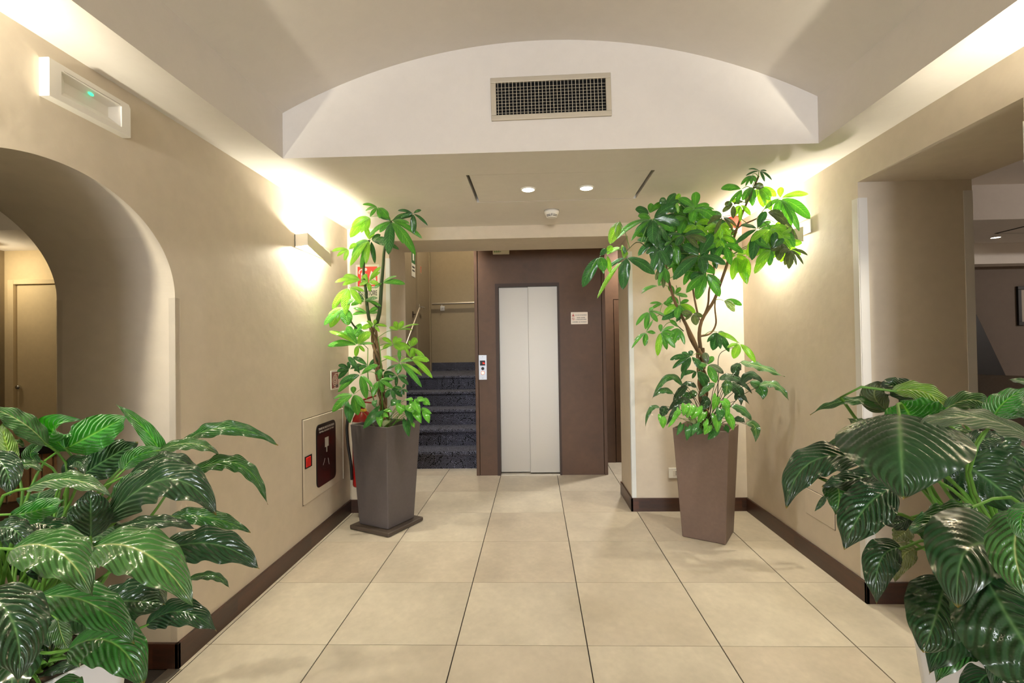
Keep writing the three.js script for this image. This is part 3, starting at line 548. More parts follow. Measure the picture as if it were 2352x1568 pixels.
sign('exit_sign', 'narrow green and white escape sign on the stair wall before the beige door', [-1.7995, 2.66, -7.28], Math.PI / 2, 0.22, 0.44, (c, w, h) => { c.fillStyle = '#eceade'; c.fillRect(0, 0, w, h); c.fillStyle = '#1f6a3c'; c.fillRect(0, 0, w, h * 0.55); c.fillStyle = '#eceade'; c.fillRect(w * 0.3, h * 0.12, w * 0.4, h * 0.32); c.fillStyle = '#333'; c.fillRect(w * 0.15, h * 0.64, w * 0.7, h * 0.06); c.fillRect(w * 0.15, h * 0.76, w * 0.7, h * 0.06); }, 0.003, 0.004);
{ // grey room: picture, dark leaning panel, chairs
  const p = thing('framed_picture', 'black framed picture with a pale mount on the grey wall beyond the opening', 'picture', [6.77, 1.81, -6.75]);
  const w = 0.34, h = 0.26, fr = [[-w, w, h - 0.045, h], [-w, w, -h, -h + 0.045], [-w, -w + 0.045, -h + 0.045, h - 0.045], [w - 0.045, w, -h + 0.045, h - 0.045]];
  for (const [a, b, c, d] of fr) { const g = new RoundedBoxGeometry(b - a, d - c, 0.03, 2, 0.004); g.translate((a + b) / 2, (c + d) / 2, 0.015); mesh('frame', uvBox(g), M.black, p); }
  const m = new THREE.BoxGeometry(w * 2 - 0.08, h * 2 - 0.08, 0.01); m.translate(0, 0, 0.008); mesh('mount', uvBox(m), std('#b0a698'), p);
  const q = new THREE.BoxGeometry(w * 2 - 0.28, h * 2 - 0.26, 0.004); q.translate(0, 0, 0.0145); mesh('print', uvBox(q), mottled('#5c3a34', 0.9, 0.5), p);
  const s = thing('triangular_screen', 'tall black triangular screen leaning against the grey wall beyond the opening', 'panel', [6.0, 0, -6.6]);
  const sh = new THREE.Shape([[-0.9, 0], [-0.25, 0], [-0.25, 0.87], [0.08, 0.87], [-0.37, 1.9], [-0.9, 1.9]].map((v) => new THREE.Vector2(...v)));
  const sg = new THREE.ExtrudeGeometry(sh, { depth: 0.06, bevelEnabled: true, bevelSize: 0.006, bevelThickness: 0.006, bevelSegments: 2 }); mesh('board', uvBox(sg), M.black, s);
  function chair(label, x, d, turn, k, m) {
    const o = thing('lounge_chair', label, 'chair', [x, 0, -d], turn, 'grey chairs in the room beyond the opening');
    const back = new THREE.CylinderGeometry(0.38 * k, 0.33 * k, 0.52, 28, 6, true, Math.PI * 0.6, Math.PI * 0.8); back.translate(0, 0.72, 0); mesh('backrest', thick(back, 0.03), m, o);
    const seat = new THREE.CylinderGeometry(0.34 * k, 0.32 * k, 0.1, 32); seat.translate(0, 0.42, 0); mesh('seat', uvBox(seat), m, o);
    for (const a of [0.6, 2.2, 3.9, 5.4]) mesh('leg', tube([V(0.24 * k * Math.cos(a), 0.4, 0.24 * k * Math.sin(a)), V(0.3 * k * Math.cos(a), 0, 0.3 * k * Math.sin(a))], 0.014, 4, 8), M.bronzeDark, o);
  }
  function thick(g, t) { // gives an open surface a thickness along its normals
    const a = g.toNonIndexed(), b = a.clone(), p = b.attributes.position, n = b.attributes.normal;
    for (let i = 0; i < p.count; i++) p.setXYZ(i, p.getX(i) - n.getX(i) * t, p.getY(i) - n.getY(i) * t, p.getZ(i) - n.getZ(i) * t);
    return uvBox(mergeGeometries([a, b]));
  }
  const grey = mottled('#8b8178', 0.1, 0.1, { roughness: 0.9 }, [3, 3]);
  chair('grey round backed chair in front of the black panel beyond the opening', 5.35, 5.6, 2.2, 1.25, grey);
  chair('grey round backed chair behind the large dark leaves, further into the grey room', 6.2, 5.4, -0.6, 1.1, grey);
  const b = thing('dark_ornament', 'dark rounded ornament low on the grey wall, at the very edge of the photo', 'ornament', [6.84, 1.24, -6.72]);
  for (const [y, r] of [[0.09, 0.1], [-0.06, 0.085]]) { const g = new THREE.SphereGeometry(r, 24, 16); g.scale(1, 1, 0.35); g.translate(0, y, 0); mesh('lobe', g, std('#1c0f0f', { roughness: 0.4 }), b); }
}

// ───────── plants ─────────
const TO_CAM = (p) => camera.position.clone().sub(p).normalize();
const UP = V(0, 1, 0);
const PROFILE = {
  spath: (u) => 2.72 * Math.pow(u, 0.58) * Math.pow(1 - u, 0.88) * (1 - 0.35 * Math.max(0, u - 0.82) / 0.18),
  broad: (u) => 2.19 * Math.pow(u, 0.45) * Math.pow(1 - u, 0.72),
  shield: (u) => 1.906 * Math.pow(u, 0.3) * Math.pow(1 - u, 0.8),
  palm: (u) => 2.74 * Math.pow(u, 0.85) * Math.pow(1 - u, 0.68),
  heart: (u) => 1.72 * Math.pow(u + 0.02, 0.28) * Math.pow(1 - u, 0.85),
};
// a leaf blade along a curved midrib b-m-t; hint is the way its upper face looks
function blade(b, m, t, half, hint, o = {}) {
  const { shape = 'spath', fold = 0.15, curl = 0.25, wave = 0, waves = 3, twist = 0, rib = 0, ribs = 9, nu = 26, nv = 8, ph = 0, lobe = 0 } = o;
  const c = m.clone().multiplyScalar(2).addScaledVector(b, -0.5).addScaledVector(t, -0.5), pos = [], uv = [], idx = [], p = V(0, 0, 0), T = V(0, 0, 0), S = V(0, 0, 0), N = V(0, 0, 0), len = b.distanceTo(m) + m.distanceTo(t);
  for (let i = 0; i <= nu; i++) {
    const u = i / nu, a = (1 - u) * (1 - u), d = 2 * u * (1 - u), e = u * u;
    p.set(0, 0, 0).addScaledVector(b, a).addScaledVector(c, d).addScaledVector(t, e);
    T.set(0, 0, 0).addScaledVector(b, -2 * (1 - u)).addScaledVector(c, 2 - 4 * u).addScaledVector(t, 2 * u).normalize();
    S.crossVectors(T, hint); if (S.lengthSq() < 1e-4) S.crossVectors(T, V(0.3, 0.8, 0.5)); S.normalize(); N.crossVectors(S, T).normalize();
    if (twist) { const q = new THREE.Quaternion().setFromAxisAngle(T, twist * (u - 0.3)); S.applyQuaternion(q); N.applyQuaternion(q); }
    const w0 = half * PROFILE[shape](u);
    for (let j = 0; j <= nv; j++) {
      const w = 2 * j / nv - 1, aw = Math.abs(w);
      const side = w * w0 * Math.cos(fold), lift = aw * w0 * Math.sin(fold) - curl * w * w * w0 + wave * half * Math.pow(aw, 1.6) * Math.sin(6.283 * waves * u + ph + (w > 0 ? 1.7 : 0)) * Math.min(1, 4 * u) + rib * w0 * (1 - aw * aw) * Math.min(1, aw * 5) * Math.cos(6.283 * (ribs * u - 0.4 * ribs * Math.pow(aw, 1.35)));
      const back = lobe ? -lobe * len * aw * Math.pow(1 - u, 6) : 0;
      pos.push(p.x + S.x * side + N.x * lift + T.x * back, p.y + S.y * side + N.y * lift + T.y * back, p.z + S.z * side + N.z * lift + T.z * back);
      uv.push(j / nv, u);
    }
  }
  for (let i = 0; i < nu; i++) for (let j = 0; j < nv; j++) { const k = i * (nv + 1) + j; idx.push(k, k + 1, k + nv + 1, k + 1, k + nv + 2, k + nv + 1); }
  const g = new THREE.BufferGeometry();
  g.setAttribute('position', new THREE.Float32BufferAttribute(pos, 3)); g.setAttribute('uv', new THREE.Float32BufferAttribute(uv, 2)); g.setIndex(idx); g.computeVertexNormals();
  return g;
}
function leafPixels(base, vein, ribs, slant, contrast, tipColor) {
  return (x, y) => {
    const u = y / 256, w = Math.abs(x / 128 - 1), n = n1[(y * 2 % 512) * 512 + x * 2 % 512], f = (ribs * (u - slant * Math.pow(w, 1.35)) % 1 + 1) % 1, line = Math.exp(-Math.pow((f - 0.5) / 0.09, 2)), mid = Math.exp(-Math.pow(w / 0.045, 2)), k = 0.82 + 0.36 * n;
    let v = Math.max(mid, contrast * line * (1 - 0.5 * w));
    const c = base.map((q, i) => (q + (vein[i] - q) * v) * k), e = tipColor ? Math.max(0, (u - 0.965) / 0.03) : 0;
    return c.map((q, i) => Math.min(255, e > 0 ? q + (tipColor[i] - q) * Math.min(1, e) : q));
  };
}
const bumpPixels = (ribs, slant) => (x, y) => { const u = y / 256, w = Math.abs(x / 128 - 1), f = ribs * (u - slant * Math.pow(w, 1.35)), h = 0.5 + 0.4 * Math.cos(6.283 * f) * Math.min(1, w * 6) - 0.4 * Math.exp(-Math.pow(w / 0.05, 2)), v = 255 * Math.max(0, Math.min(1, h)); return [v, v, v]; };
function leafMaterial(base, vein, kind, o = {}) {
  const [ribs, slant, contrast, bump] = { spath: [10, 0.4, 0.16, 0.004], palm: [12, 0.16, 0.4, 0.002], heart: [5, 0.3, 0.25, 0.001] }[kind];
  leafMaterial[kind] ??= texture(256, 256, bumpPixels(ribs, slant), false);
  const t = texture(256, 256, leafPixels(base, vein, ribs, slant, contrast, o.tip), true);
  return new THREE.MeshPhysicalMaterial({ map: t, bumpMap: leafMaterial[kind], bumpScale: bump, roughness: 0.85, transmission: o.through ?? 0.3, thickness: 0, ior: 1.45, clearcoat: o.coat ?? 0.7, clearcoatRoughness: o.gloss ?? 0.17, side: THREE.DoubleSide });
}
const TIP = [196, 160, 40];
const LM = {
  dark: leafMaterial([22, 72, 24], [84, 126, 70], 'spath', { through: 0.12, coat: 0.9, gloss: 0.16, tip: TIP }),
  mid: leafMaterial([42, 116, 28], [120, 166, 76], 'spath', { through: 0.22, coat: 0.9, tip: TIP }),
  ribSheen: leafMaterial([64, 126, 44], [190, 204, 130], 'spath', { through: 0.25, coat: 0.9 }),  // paler blade and veins: lamp reflections on the ribs put into the colour
  bright: leafMaterial([50, 156, 22], [130, 205, 66], 'spath', { through: 0.5, coat: 0.4 }),
  lime: leafMaterial([132, 188, 34], [200, 224, 110], 'spath', { through: 0.5, coat: 0.4 }),
  olive: leafMaterial([94, 116, 74], [150, 160, 112], 'spath', { through: 0.25, coat: 0.5, tip: TIP }),
  pale: leafMaterial([150, 168, 104], [196, 206, 150], 'spath', { through: 0.5, coat: 0.3 }),
  palm: leafMaterial([74, 156, 30], [140, 204, 70], 'palm', { through: 0.42, coat: 0.5 }),
  palmLit: leafMaterial([136, 208, 32], [196, 236, 92], 'palm', { through: 0.5, coat: 0.4 }),  // leaf green made brighter, back-light from the wall lamps put into the colour
  palmDark: leafMaterial([34, 100, 30], [96, 152, 70], 'palm', { through: 0.25, coat: 0.7 }),
  palmOlive: leafMaterial([84, 104, 44], [128, 146, 80], 'palm', { through: 0.35, coat: 0.4 }),
  heart: leafMaterial([98, 186, 40], [170, 224, 104], 'heart', { through: 0.4, coat: 0.6 }),
  heartDark: leafMaterial([40, 112, 34], [90, 150, 70], 'heart', { through: 0.3, coat: 0.6 }),
};
M.stem = std('#5e8f34', { roughness: 0.5 });
M.stemDark = std('#2f4420', { roughness: 0.55 });
M.bark = new THREE.MeshStandardMaterial({ map: texture(256, 256, (x, y) => { const v = 0.55 + 0.9 * n1[((y * 5) % 512) * 512 + x], w = n2[(y % 512) * 512 + x]; return [112 * v, 84 * v + 8 * w, 60 * v]; }, true, [3, 2]), roughness: 0.85, bumpMap: texture(256, 256, (x, y) => { const v = 255 * n1[((y * 5) % 512) * 512 + x]; return [v, v, v]; }, false, [3, 2]), bumpScale: 0.004 });
M.soil = new THREE.MeshStandardMaterial({ map: texture(256, 256, (x, y) => { const v = 0.3 + 1.4 * n2[y * 512 + x] * n1[y * 512 + x] * 1.6; return [52 * v, 38 * v, 28 * v]; }, true, [4, 4]), roughness: 1 });
M.potGrey = mottled('#57504f', 0.06, 0.08, { roughness: 0.55 }, [2, 2]);
M.potBrown = mottled('#725f55', 0.06, 0.08, { roughness: 0.5 }, [2, 2]);
M.potWhite = phys('#e6e8ee', { roughness: 0.3, clearcoat: 0.4, clearcoatRoughness: 0.2 });

// a square tapered planter with rounded corners: rings of (side, height), outside up and inside down
function planter(bottom, top, h, corner, soilDrop, m, parent) {
  const ring = (side, y) => { const out = [], r = Math.min(corner, side / 3), k = side / 2 - r; for (let q = 0; q < 4; q++) for (let i = 0; i <= 5; i++) { const a = q * Math.PI / 2 + i / 5 * Math.PI / 2; out.push([(q === 0 || q === 3 ? k : -k) + r * Math.cos(a), y, (q < 2 ? k : -k) + r * Math.sin(a)]); } return out; };
  const t = 0.012, rings = [ring(bottom - 0.012, 0), ring(bottom, 0.006), ring(top, h - 0.003), ring(top - 0.006, h), ring(top - 2 * t + 0.004, h), ring(top - 2 * t, h - 0.003), ring(top - 2 * t - (top - bottom) * 0.12, h - soilDrop - 0.03)];
  const n = 24, pos = rings.flat(2), idx = [];
  for (let i = 0; i < rings.length - 1; i++) for (let j = 0; j < n; j++) { const a = i * n + j, b = i * n + (j + 1) % n; idx.push(a, a + n, b, b, a + n, b + n); }
  for (let j = 1; j < n - 1; j++) idx.push(0, j, j + 1);
  const g = new THREE.BufferGeometry(); g.setAttribute('position', new THREE.Float32BufferAttribute(pos, 3)); g.setIndex(idx); g.computeVertexNormals();
  const f = g.toNonIndexed(); f.computeVertexNormals();
  mesh('pot', uvBox(toCreasedNormals(f, 0.6)), m, parent);
  const w = top - 2 * t - (top - bottom) * 0.08, s = new THREE.PlaneGeometry(w, w, 16, 16), p = s.attributes.position;
  for (let i = 0; i < p.count; i++) p.setZ(i, 0.018 * (n2[(i * 37) % 4096] - 0.5) + 0.012 * (1 - 4 * (p.getX(i) ** 2 + p.getY(i) ** 2) / (w * w)));
  s.rotateX(-Math.PI / 2); s.translate(0, h - soilDrop, 0); s.computeVertexNormals(); mesh('soil', uvBox(s), M.soil, parent);
}
// parts are built in world space and then carried into the plant's own frame
function into(o) { o.updateMatrixWorld(true); const inv = o.matrixWorld.clone().invert(); return (g) => g.applyMatrix4(inv); }
// a point d metres ahead that stays inside the hall's walls and ceiling
const inside = (px, py, d) => { const r = at(px, py, 1).sub(camera.position); if (r.y > 0) d = Math.min(d, 0.985 / r.y); if (r.x < 0) d = Math.min(d, 1.545 / -r.x); else d = Math.min(d, 1.69 / r.x); return at(px, py, d); };

const seen = (p) => { const v = p.clone().sub(camera.position).applyMatrix4(rotation.clone().invert()); return [1191.6 - FOCAL * v.x / v.z, 783.55 + FOCAL * v.y / v.z]; };  // direction towards a point, in pixels
function peacePlant(name, label, potX, potD, turn, list, filler, fits) {
  const o = thing(name, label, 'potted plant', [potX, 0, -potD], turn, 'broad leaved plants in white pots');
  planter(0.31, 0.4, 0.53, 0.035, 0.04, M.potWhite, o);
  const local = into(o), crown = V(potX, 0.5, -potD);
  const L = (m, pts, w, face, k = {}) => {
    const [b, c, t] = [0, 1, 2].map((i) => at(pts[i * 3], pts[i * 3 + 1], pts[i * 3 + 2]));
    const hint = TO_CAM(c).multiplyScalar(Math.cos(face)).addScaledVector(UP, Math.sin(face)).normalize();
    const g = blade(b, c, t, w / 2 * pts[5] / FOCAL, hint, { nu: 60, nv: 30, rib: 0.06, ribs: 10, curl: 0.22, fold: 0.14, wave: 0.17, waves: 4, ph: rnd() * 6, ...k });
    const leaf = mesh('leaf', local(g), LM[m], o);
    if (k.stalk === 0) return;
    const root = crown.clone().add(V(rr(-0.08, 0.08), 0, rr(-0.08, 0.08))), out = b.clone().sub(c).normalize(), d = root.distanceTo(b), q = b.clone().addScaledVector(out, 0.18 * d); q.y = Math.min(q.y, b.y + 0.02);
    mesh('stem', local(taper([root, root.clone().lerp(q, 0.5).add(V(0, 0.07 * d, 0)), q.lerp(b, 0.4), b, b.clone().lerp(c, 0.12)], 0.0065, 0.003, 16, 6)), M.stem, leaf);
  };
  list(L);
  for (const [m, n, spread] of filler) for (let i = 0; i < n; i++) { // the inner leaves seen only through the gaps
    const a = rr(0, 6.283), el = rr(0.1, 1.1), len = rr(0.16, 0.24), r0 = rr(0.14, 0.3) * spread, dir = V(Math.cos(a) * Math.cos(el), Math.sin(el), Math.sin(a) * Math.cos(el) * 0.7);
    const b = crown.clone().addScaledVector(dir, r0 + 0.12), t = b.clone().addScaledVector(dir, len).add(V(0, -0.1, 0)), c = b.clone().lerp(t, 0.5).add(V(0, 0.05, 0));
    if (![b, c, t].every(fits)) continue;
    const leaf = mesh('leaf', local(blade(b, c, t, rr(0.035, 0.055), V(dir.x * 0.3, 1, dir.z * 0.3 + 0.3).normalize(), { nu: 24, nv: 8, wave: 0.15, ph: rnd() * 6 })), LM[m], o);
    mesh('stem', local(taper([crown.clone().add(V(rr(-0.08, 0.08), 0, rr(-0.08, 0.08))), crown.clone().lerp(b, 0.6).add(V(0, 0.03, 0)), b, b.clone().lerp(c, 0.15)], 0.006, 0.003, 10, 6)), M.stem, leaf);
  }
  return o;
}
peacePlant('peace_lily', 'lush green broad leaved plant in a white pot in front of the arch', -1.43, 1.29, -0.45, (L) => {
  L('bright', [155, 1036, 1.36, 122, 985, 1.34, 184, 962, 1.3], 60, 0.2, { curl: -0.5, fold: 0.4 });
  L('bright', [152, 1030, 1.36, 222, 992, 1.36, 293, 956, 1.38], 82, 0.1);
  L('ribSheen', [108, 1022, 1.3, 48, 968, 1.25, -30, 935, 1.2], 52, 0.5);
  L('bright', [374, 1072, 1.5, 345, 1000, 1.48, 265, 927, 1.46], 36, 0.2, { wave: 0.25 });
  L('dark', [190, 1090, 1.5, 248, 1052, 1.5, 315, 1015, 1.5], 82, 0.2);
  L('bright', [284, 1080, 1.4, 316, 1046, 1.42, 384, 1032, 1.45], 42, 0.15);
  L('ribSheen', [362, 1036, 1.44, 438, 1018, 1.44, 504, 1044, 1.44], 34, 0.6);
  L('mid', [412, 1022, 1.52, 520, 982, 1.54, 640, 1022, 1.56], 36, 0.5, { wave: 0.35, waves: 4, twist: 1.2 });
  L('dark', [296, 1092, 1.36, 392, 1052, 1.36, 467, 1106, 1.36], 42, 0.7, { wave: 0.2 });
  L('mid', [430, 1092, 1.55, 545, 1064, 1.56, 615, 1158, 1.56], 38, 0.4, { wave: 0.4, waves: 5 });
  L('dark', [240, 1198, 1.2, 382, 1100, 1.18, 498, 1182, 1.18], 108, 0.55, { rib: 0.07 });
  L('mid', [392, 1186, 1.5, 482, 1188, 1.52, 576, 1222, 1.54], 42, 0.3, { wave: 0.3 });
  L('dark', [238, 1228, 1.3, 350, 1196, 1.3, 452, 1216, 1.3], 40, 0.8);
  L('dark', [352, 1275, 1.25, 482, 1248, 1.24, 596, 1305, 1.24], 88, 0.55, { rib: 0.07 });
  L('ribSheen', [205, 1258, 1.0, 330, 1268, 0.97, 444, 1390, 0.95], 118, 0.55, { rib: 0.05 });
  L('ribSheen', [25, 1262, 1.0, 128, 1262, 0.96, 212, 1368, 0.93], 118, 0.5, { rib: 0.07 });
  L('ribSheen', [60, 1124, 1.1, 156, 1100, 1.08, 255, 1138, 1.06], 52, 0.6, { rib: 0.07 });
  L('bright', [20, 1182, 1.2, 85, 1172, 1.2, 148, 1146, 1.2], 58, 0.2);
  L('dark', [208, 1235, 1.18, 208, 1180, 1.16, 206, 1122, 1.16], 82, 0.5);
  L('dark', [-30, 1040, 1.15, 12, 1075, 1.13, 22, 1140, 1.12], 62, 0.3, { rib: 0.07 });
  L('lime', [32, 1070, 1.22, 14, 1020, 1.22, 4, 972, 1.22], 36, 0);
  L('ribSheen', [15, 1040, 1.25, 34, 1018, 1.25, 56, 1024, 1.25], 24, 0.6, { wave: 0.4 });
  L('ribSheen', [22, 1088, 1.2, 60, 1066, 1.2, 98, 1082, 1.2], 28, 0.7, { wave: 0.3 });
  L('dark', [-40, 1360, 0.86, 30, 1430, 0.82, 42, 1568, 0.8], 130, 0.3, { rib: 0.08 });
  L('mid', [80, 1372, 1.05, 205, 1384, 1.02, 310, 1478, 1.0], 92, 0.55);
  L('dark', [208, 1385, 1.2, 300, 1380, 1.2, 378, 1388, 1.2], 100, 0.35);
  L('dark', [335, 1436, 1.25, 415, 1404, 1.24, 498, 1450, 1.23], 66, 0.5);
  L('mid', [155, 1492, 1.05, 255, 1474, 1.02, 328, 1572, 1.0], 112, 0.5, { shape: 'broad' });
  L('ribSheen', [132, 1418, 1.1, 142, 1460, 1.1, 159, 1494, 1.1], 38, 0.2);
  L('dark', [195, 1518, 1.12, 140, 1532, 1.1, 86, 1556, 1.08], 26, 0.5);
  L('mid', [430, 1330, 1.4, 490, 1322, 1.4, 527, 1350, 1.4], 20, 0.5, { wave: 0.3 });
  L('dark', [-20, 1218, 1.1, 30, 1215, 1.1, 66, 1262, 1.1], 60, 0.5);
  L('olive', [290, 1345, 1.3, 345, 1345, 1.3, 382, 1388, 1.3], 50, 0.3);
  L('dark', [60, 1200, 1.25, 130, 1215, 1.22, 170, 1262, 1.2], 60, 0.6);
  L('mid', [260, 1150, 1.3, 300, 1110, 1.3, 338, 1080, 1.3], 46, 0.2);
  L('mid', [95, 1060, 1.35, 70, 1040, 1.33, 120, 1000, 1.33], 30, 0.3);
  L('dark', [150, 1100, 1.35, 175, 1060, 1.33, 195, 1090, 1.3], 40, 0.4);
}, [['dark', 90, 1], ['mid', 24, 1]], (p) => { const [x, y] = seen(p); return x < 330 && y > 1020 && p.x > -2.0; });
peacePlant('peace_lily', 'very dark glossy broad leaved plant in a white pot before the wide opening', 1.33, 1.36, 0.25, (L) => {
  L('dark', [2066, 950, 0.98, 2070, 1025, 0.86, 2076, 1146, 0.84], 262, 0.2, { shape: 'shield', rib: 0.045, ribs: 11, wave: 0.02, curl: 0.2, fold: -0.05 });
  L('mid', [2040, 947, 1.2, 1958, 918, 1.2, 1860, 952, 1.2], 30, 0.9, { wave: 0.2 });
  L('ribSheen', [2042, 964, 1.1, 1995, 976, 1.1, 1946, 960, 1.1], 34, 0.4);
  L('mid', [2015, 994, 1.1, 1940, 1016, 1.08, 1868, 1040, 1.06], 34, 0.5, { wave: 0.2 });
  L('dark', [1982, 1054, 1.02, 1862, 1062, 1.0, 1806, 1168, 0.98], 78, 0.45, { rib: 0.07 });
  L('dark', [2040, 1085, 1.05, 1962, 1100, 1.04, 1888, 1116, 1.03], 52, 0.5, { rib: 0.08 });
  L('mid', [1912, 1100, 1.1, 1928, 1136, 1.1, 1918, 1182, 1.1], 64, 0.1);
  L('mid', [1896, 1138, 1.12, 1886, 1155, 1.12, 1871, 1174, 1.12], 12, 0.2);
  L('dark', [2052, 1120, 0.98, 1985, 1170, 0.96, 1940, 1262, 0.95], 98, 0.3, { rib: 0.08 });
  L('mid', [1962, 1188, 1.05, 1946, 1203, 1.05, 1929, 1224, 1.05], 14, 0.2);
  L('dark', [2092, 1188, 1.1, 2062, 1200, 1.1, 2030, 1198, 1.1], 36, 0.4);
  L('pale', [2092, 1212, 1.12, 2072, 1226, 1.12, 2050, 1242, 1.12], 36, 0.2, { wave: 0.3 });
  L('dark', [2070, 1258, 1.05, 2022, 1288, 1.04, 2014, 1388, 1.03], 70, 0.2);
  L('pale', [2106, 1260, 1.12, 2072, 1280, 1.12, 2055, 1338, 1.12], 46, 0.1, { wave: 0.25 });
  L('mid', [2240, 1162, 1.0, 2168, 1186, 0.98, 2082, 1218, 0.96], 58, 0.4, { wave: 0.4 });
  L('dark', [2306, 1266, 0.95, 2222, 1262, 0.9, 2200, 1396, 0.86], 180, 0.25, { shape: 'shield', rib: 0.04, wave: 0.04 });
  L('dark', [2172, 1326, 1.0, 2152, 1408, 0.98, 2122, 1498, 0.97], 122, 0.15, { shape: 'broad' });
  L('dark', [2262, 1318, 0.88, 2350, 1470, 0.8, 2460, 1610, 0.76], 216, 0.3, { shape: 'broad', rib: 0.07 });
  L('dark', [2352, 1290, 0.95, 2318, 1370, 0.92, 2318, 1450, 0.9], 140, 0.3, { shape: 'broad', rib: 0.07 });
  L('ribSheen', [2352, 1170, 0.85, 2332, 1270, 0.82, 2372, 1380, 0.8], 100, 0.1);
  L('bright', [2370, 1158, 0.82, 2346, 1192, 0.8, 2352, 1246, 0.8], 48, 0.2);
  L('olive', [2380, 1012, 0.92, 2235, 958, 0.92, 2096, 984, 0.92], 62, 0.7);
  L('lime', [2050, 898, 1.15, 2128, 902, 1.13, 2182, 950, 1.1], 48, 0.5, { wave: 0.2 });
  L('olive', [2038, 942, 1.2, 2008, 908, 1.2, 2026, 876, 1.2], 56, 0.1, { wave: 0.2 });
  L('dark', [2130, 925, 1.18, 2072, 894, 1.18, 2022, 878, 1.18], 54, 0.3, { rib: 0.08 });
  L('bright', [2100, 980, 1.08, 2088, 952, 1.08, 2068, 920, 1.08], 130, 0.1, { shape: 'broad', wave: 0.14, waves: 4 });
  L('ribSheen', [2170, 940, 1.1, 2235, 918, 1.08, 2284, 952, 1.06], 48, 0.6, { rib: 0.08 });
  L('bright', [2282, 966, 1.0, 2304, 926, 1.0, 2362, 888, 1.0], 56, 0.3);
  L('ribSheen', [2300, 960, 1.05, 2330, 930, 1.05, 2370, 935, 1.05], 60, 0.3);
  L('mid', [2420, 884, 1.0, 2360, 876, 1.0, 2316, 872, 1.0], 18, 0.4);
  L('dark', [2180, 1052, 1.15, 2262, 1096, 1.15, 2350, 1170, 1.15], 150, 0.1, { shape: 'broad' });
  L('dark', [2215, 1020, 1.1, 2265, 1008, 1.1, 2310, 1012, 1.1], 46, 0.3);
  L('dark', [2260, 1040, 1.2, 2310, 1040, 1.2, 2370, 1080, 1.2], 90, 0.2);
  L('mid', [2150, 1000, 1.15, 2190, 985, 1.15, 2240, 1000, 1.15], 44, 0.6);
  L('mid', [2110, 1215, 1.15, 2140, 1225, 1.15, 2175, 1222, 1.15], 40, 0.4);
}, [['dark', 200, 0.9], ['mid', 40, 0.9]], (p) => { const [x, y] = seen(p); return x > 2130 && y > 1010 && p.x < 1.66; });

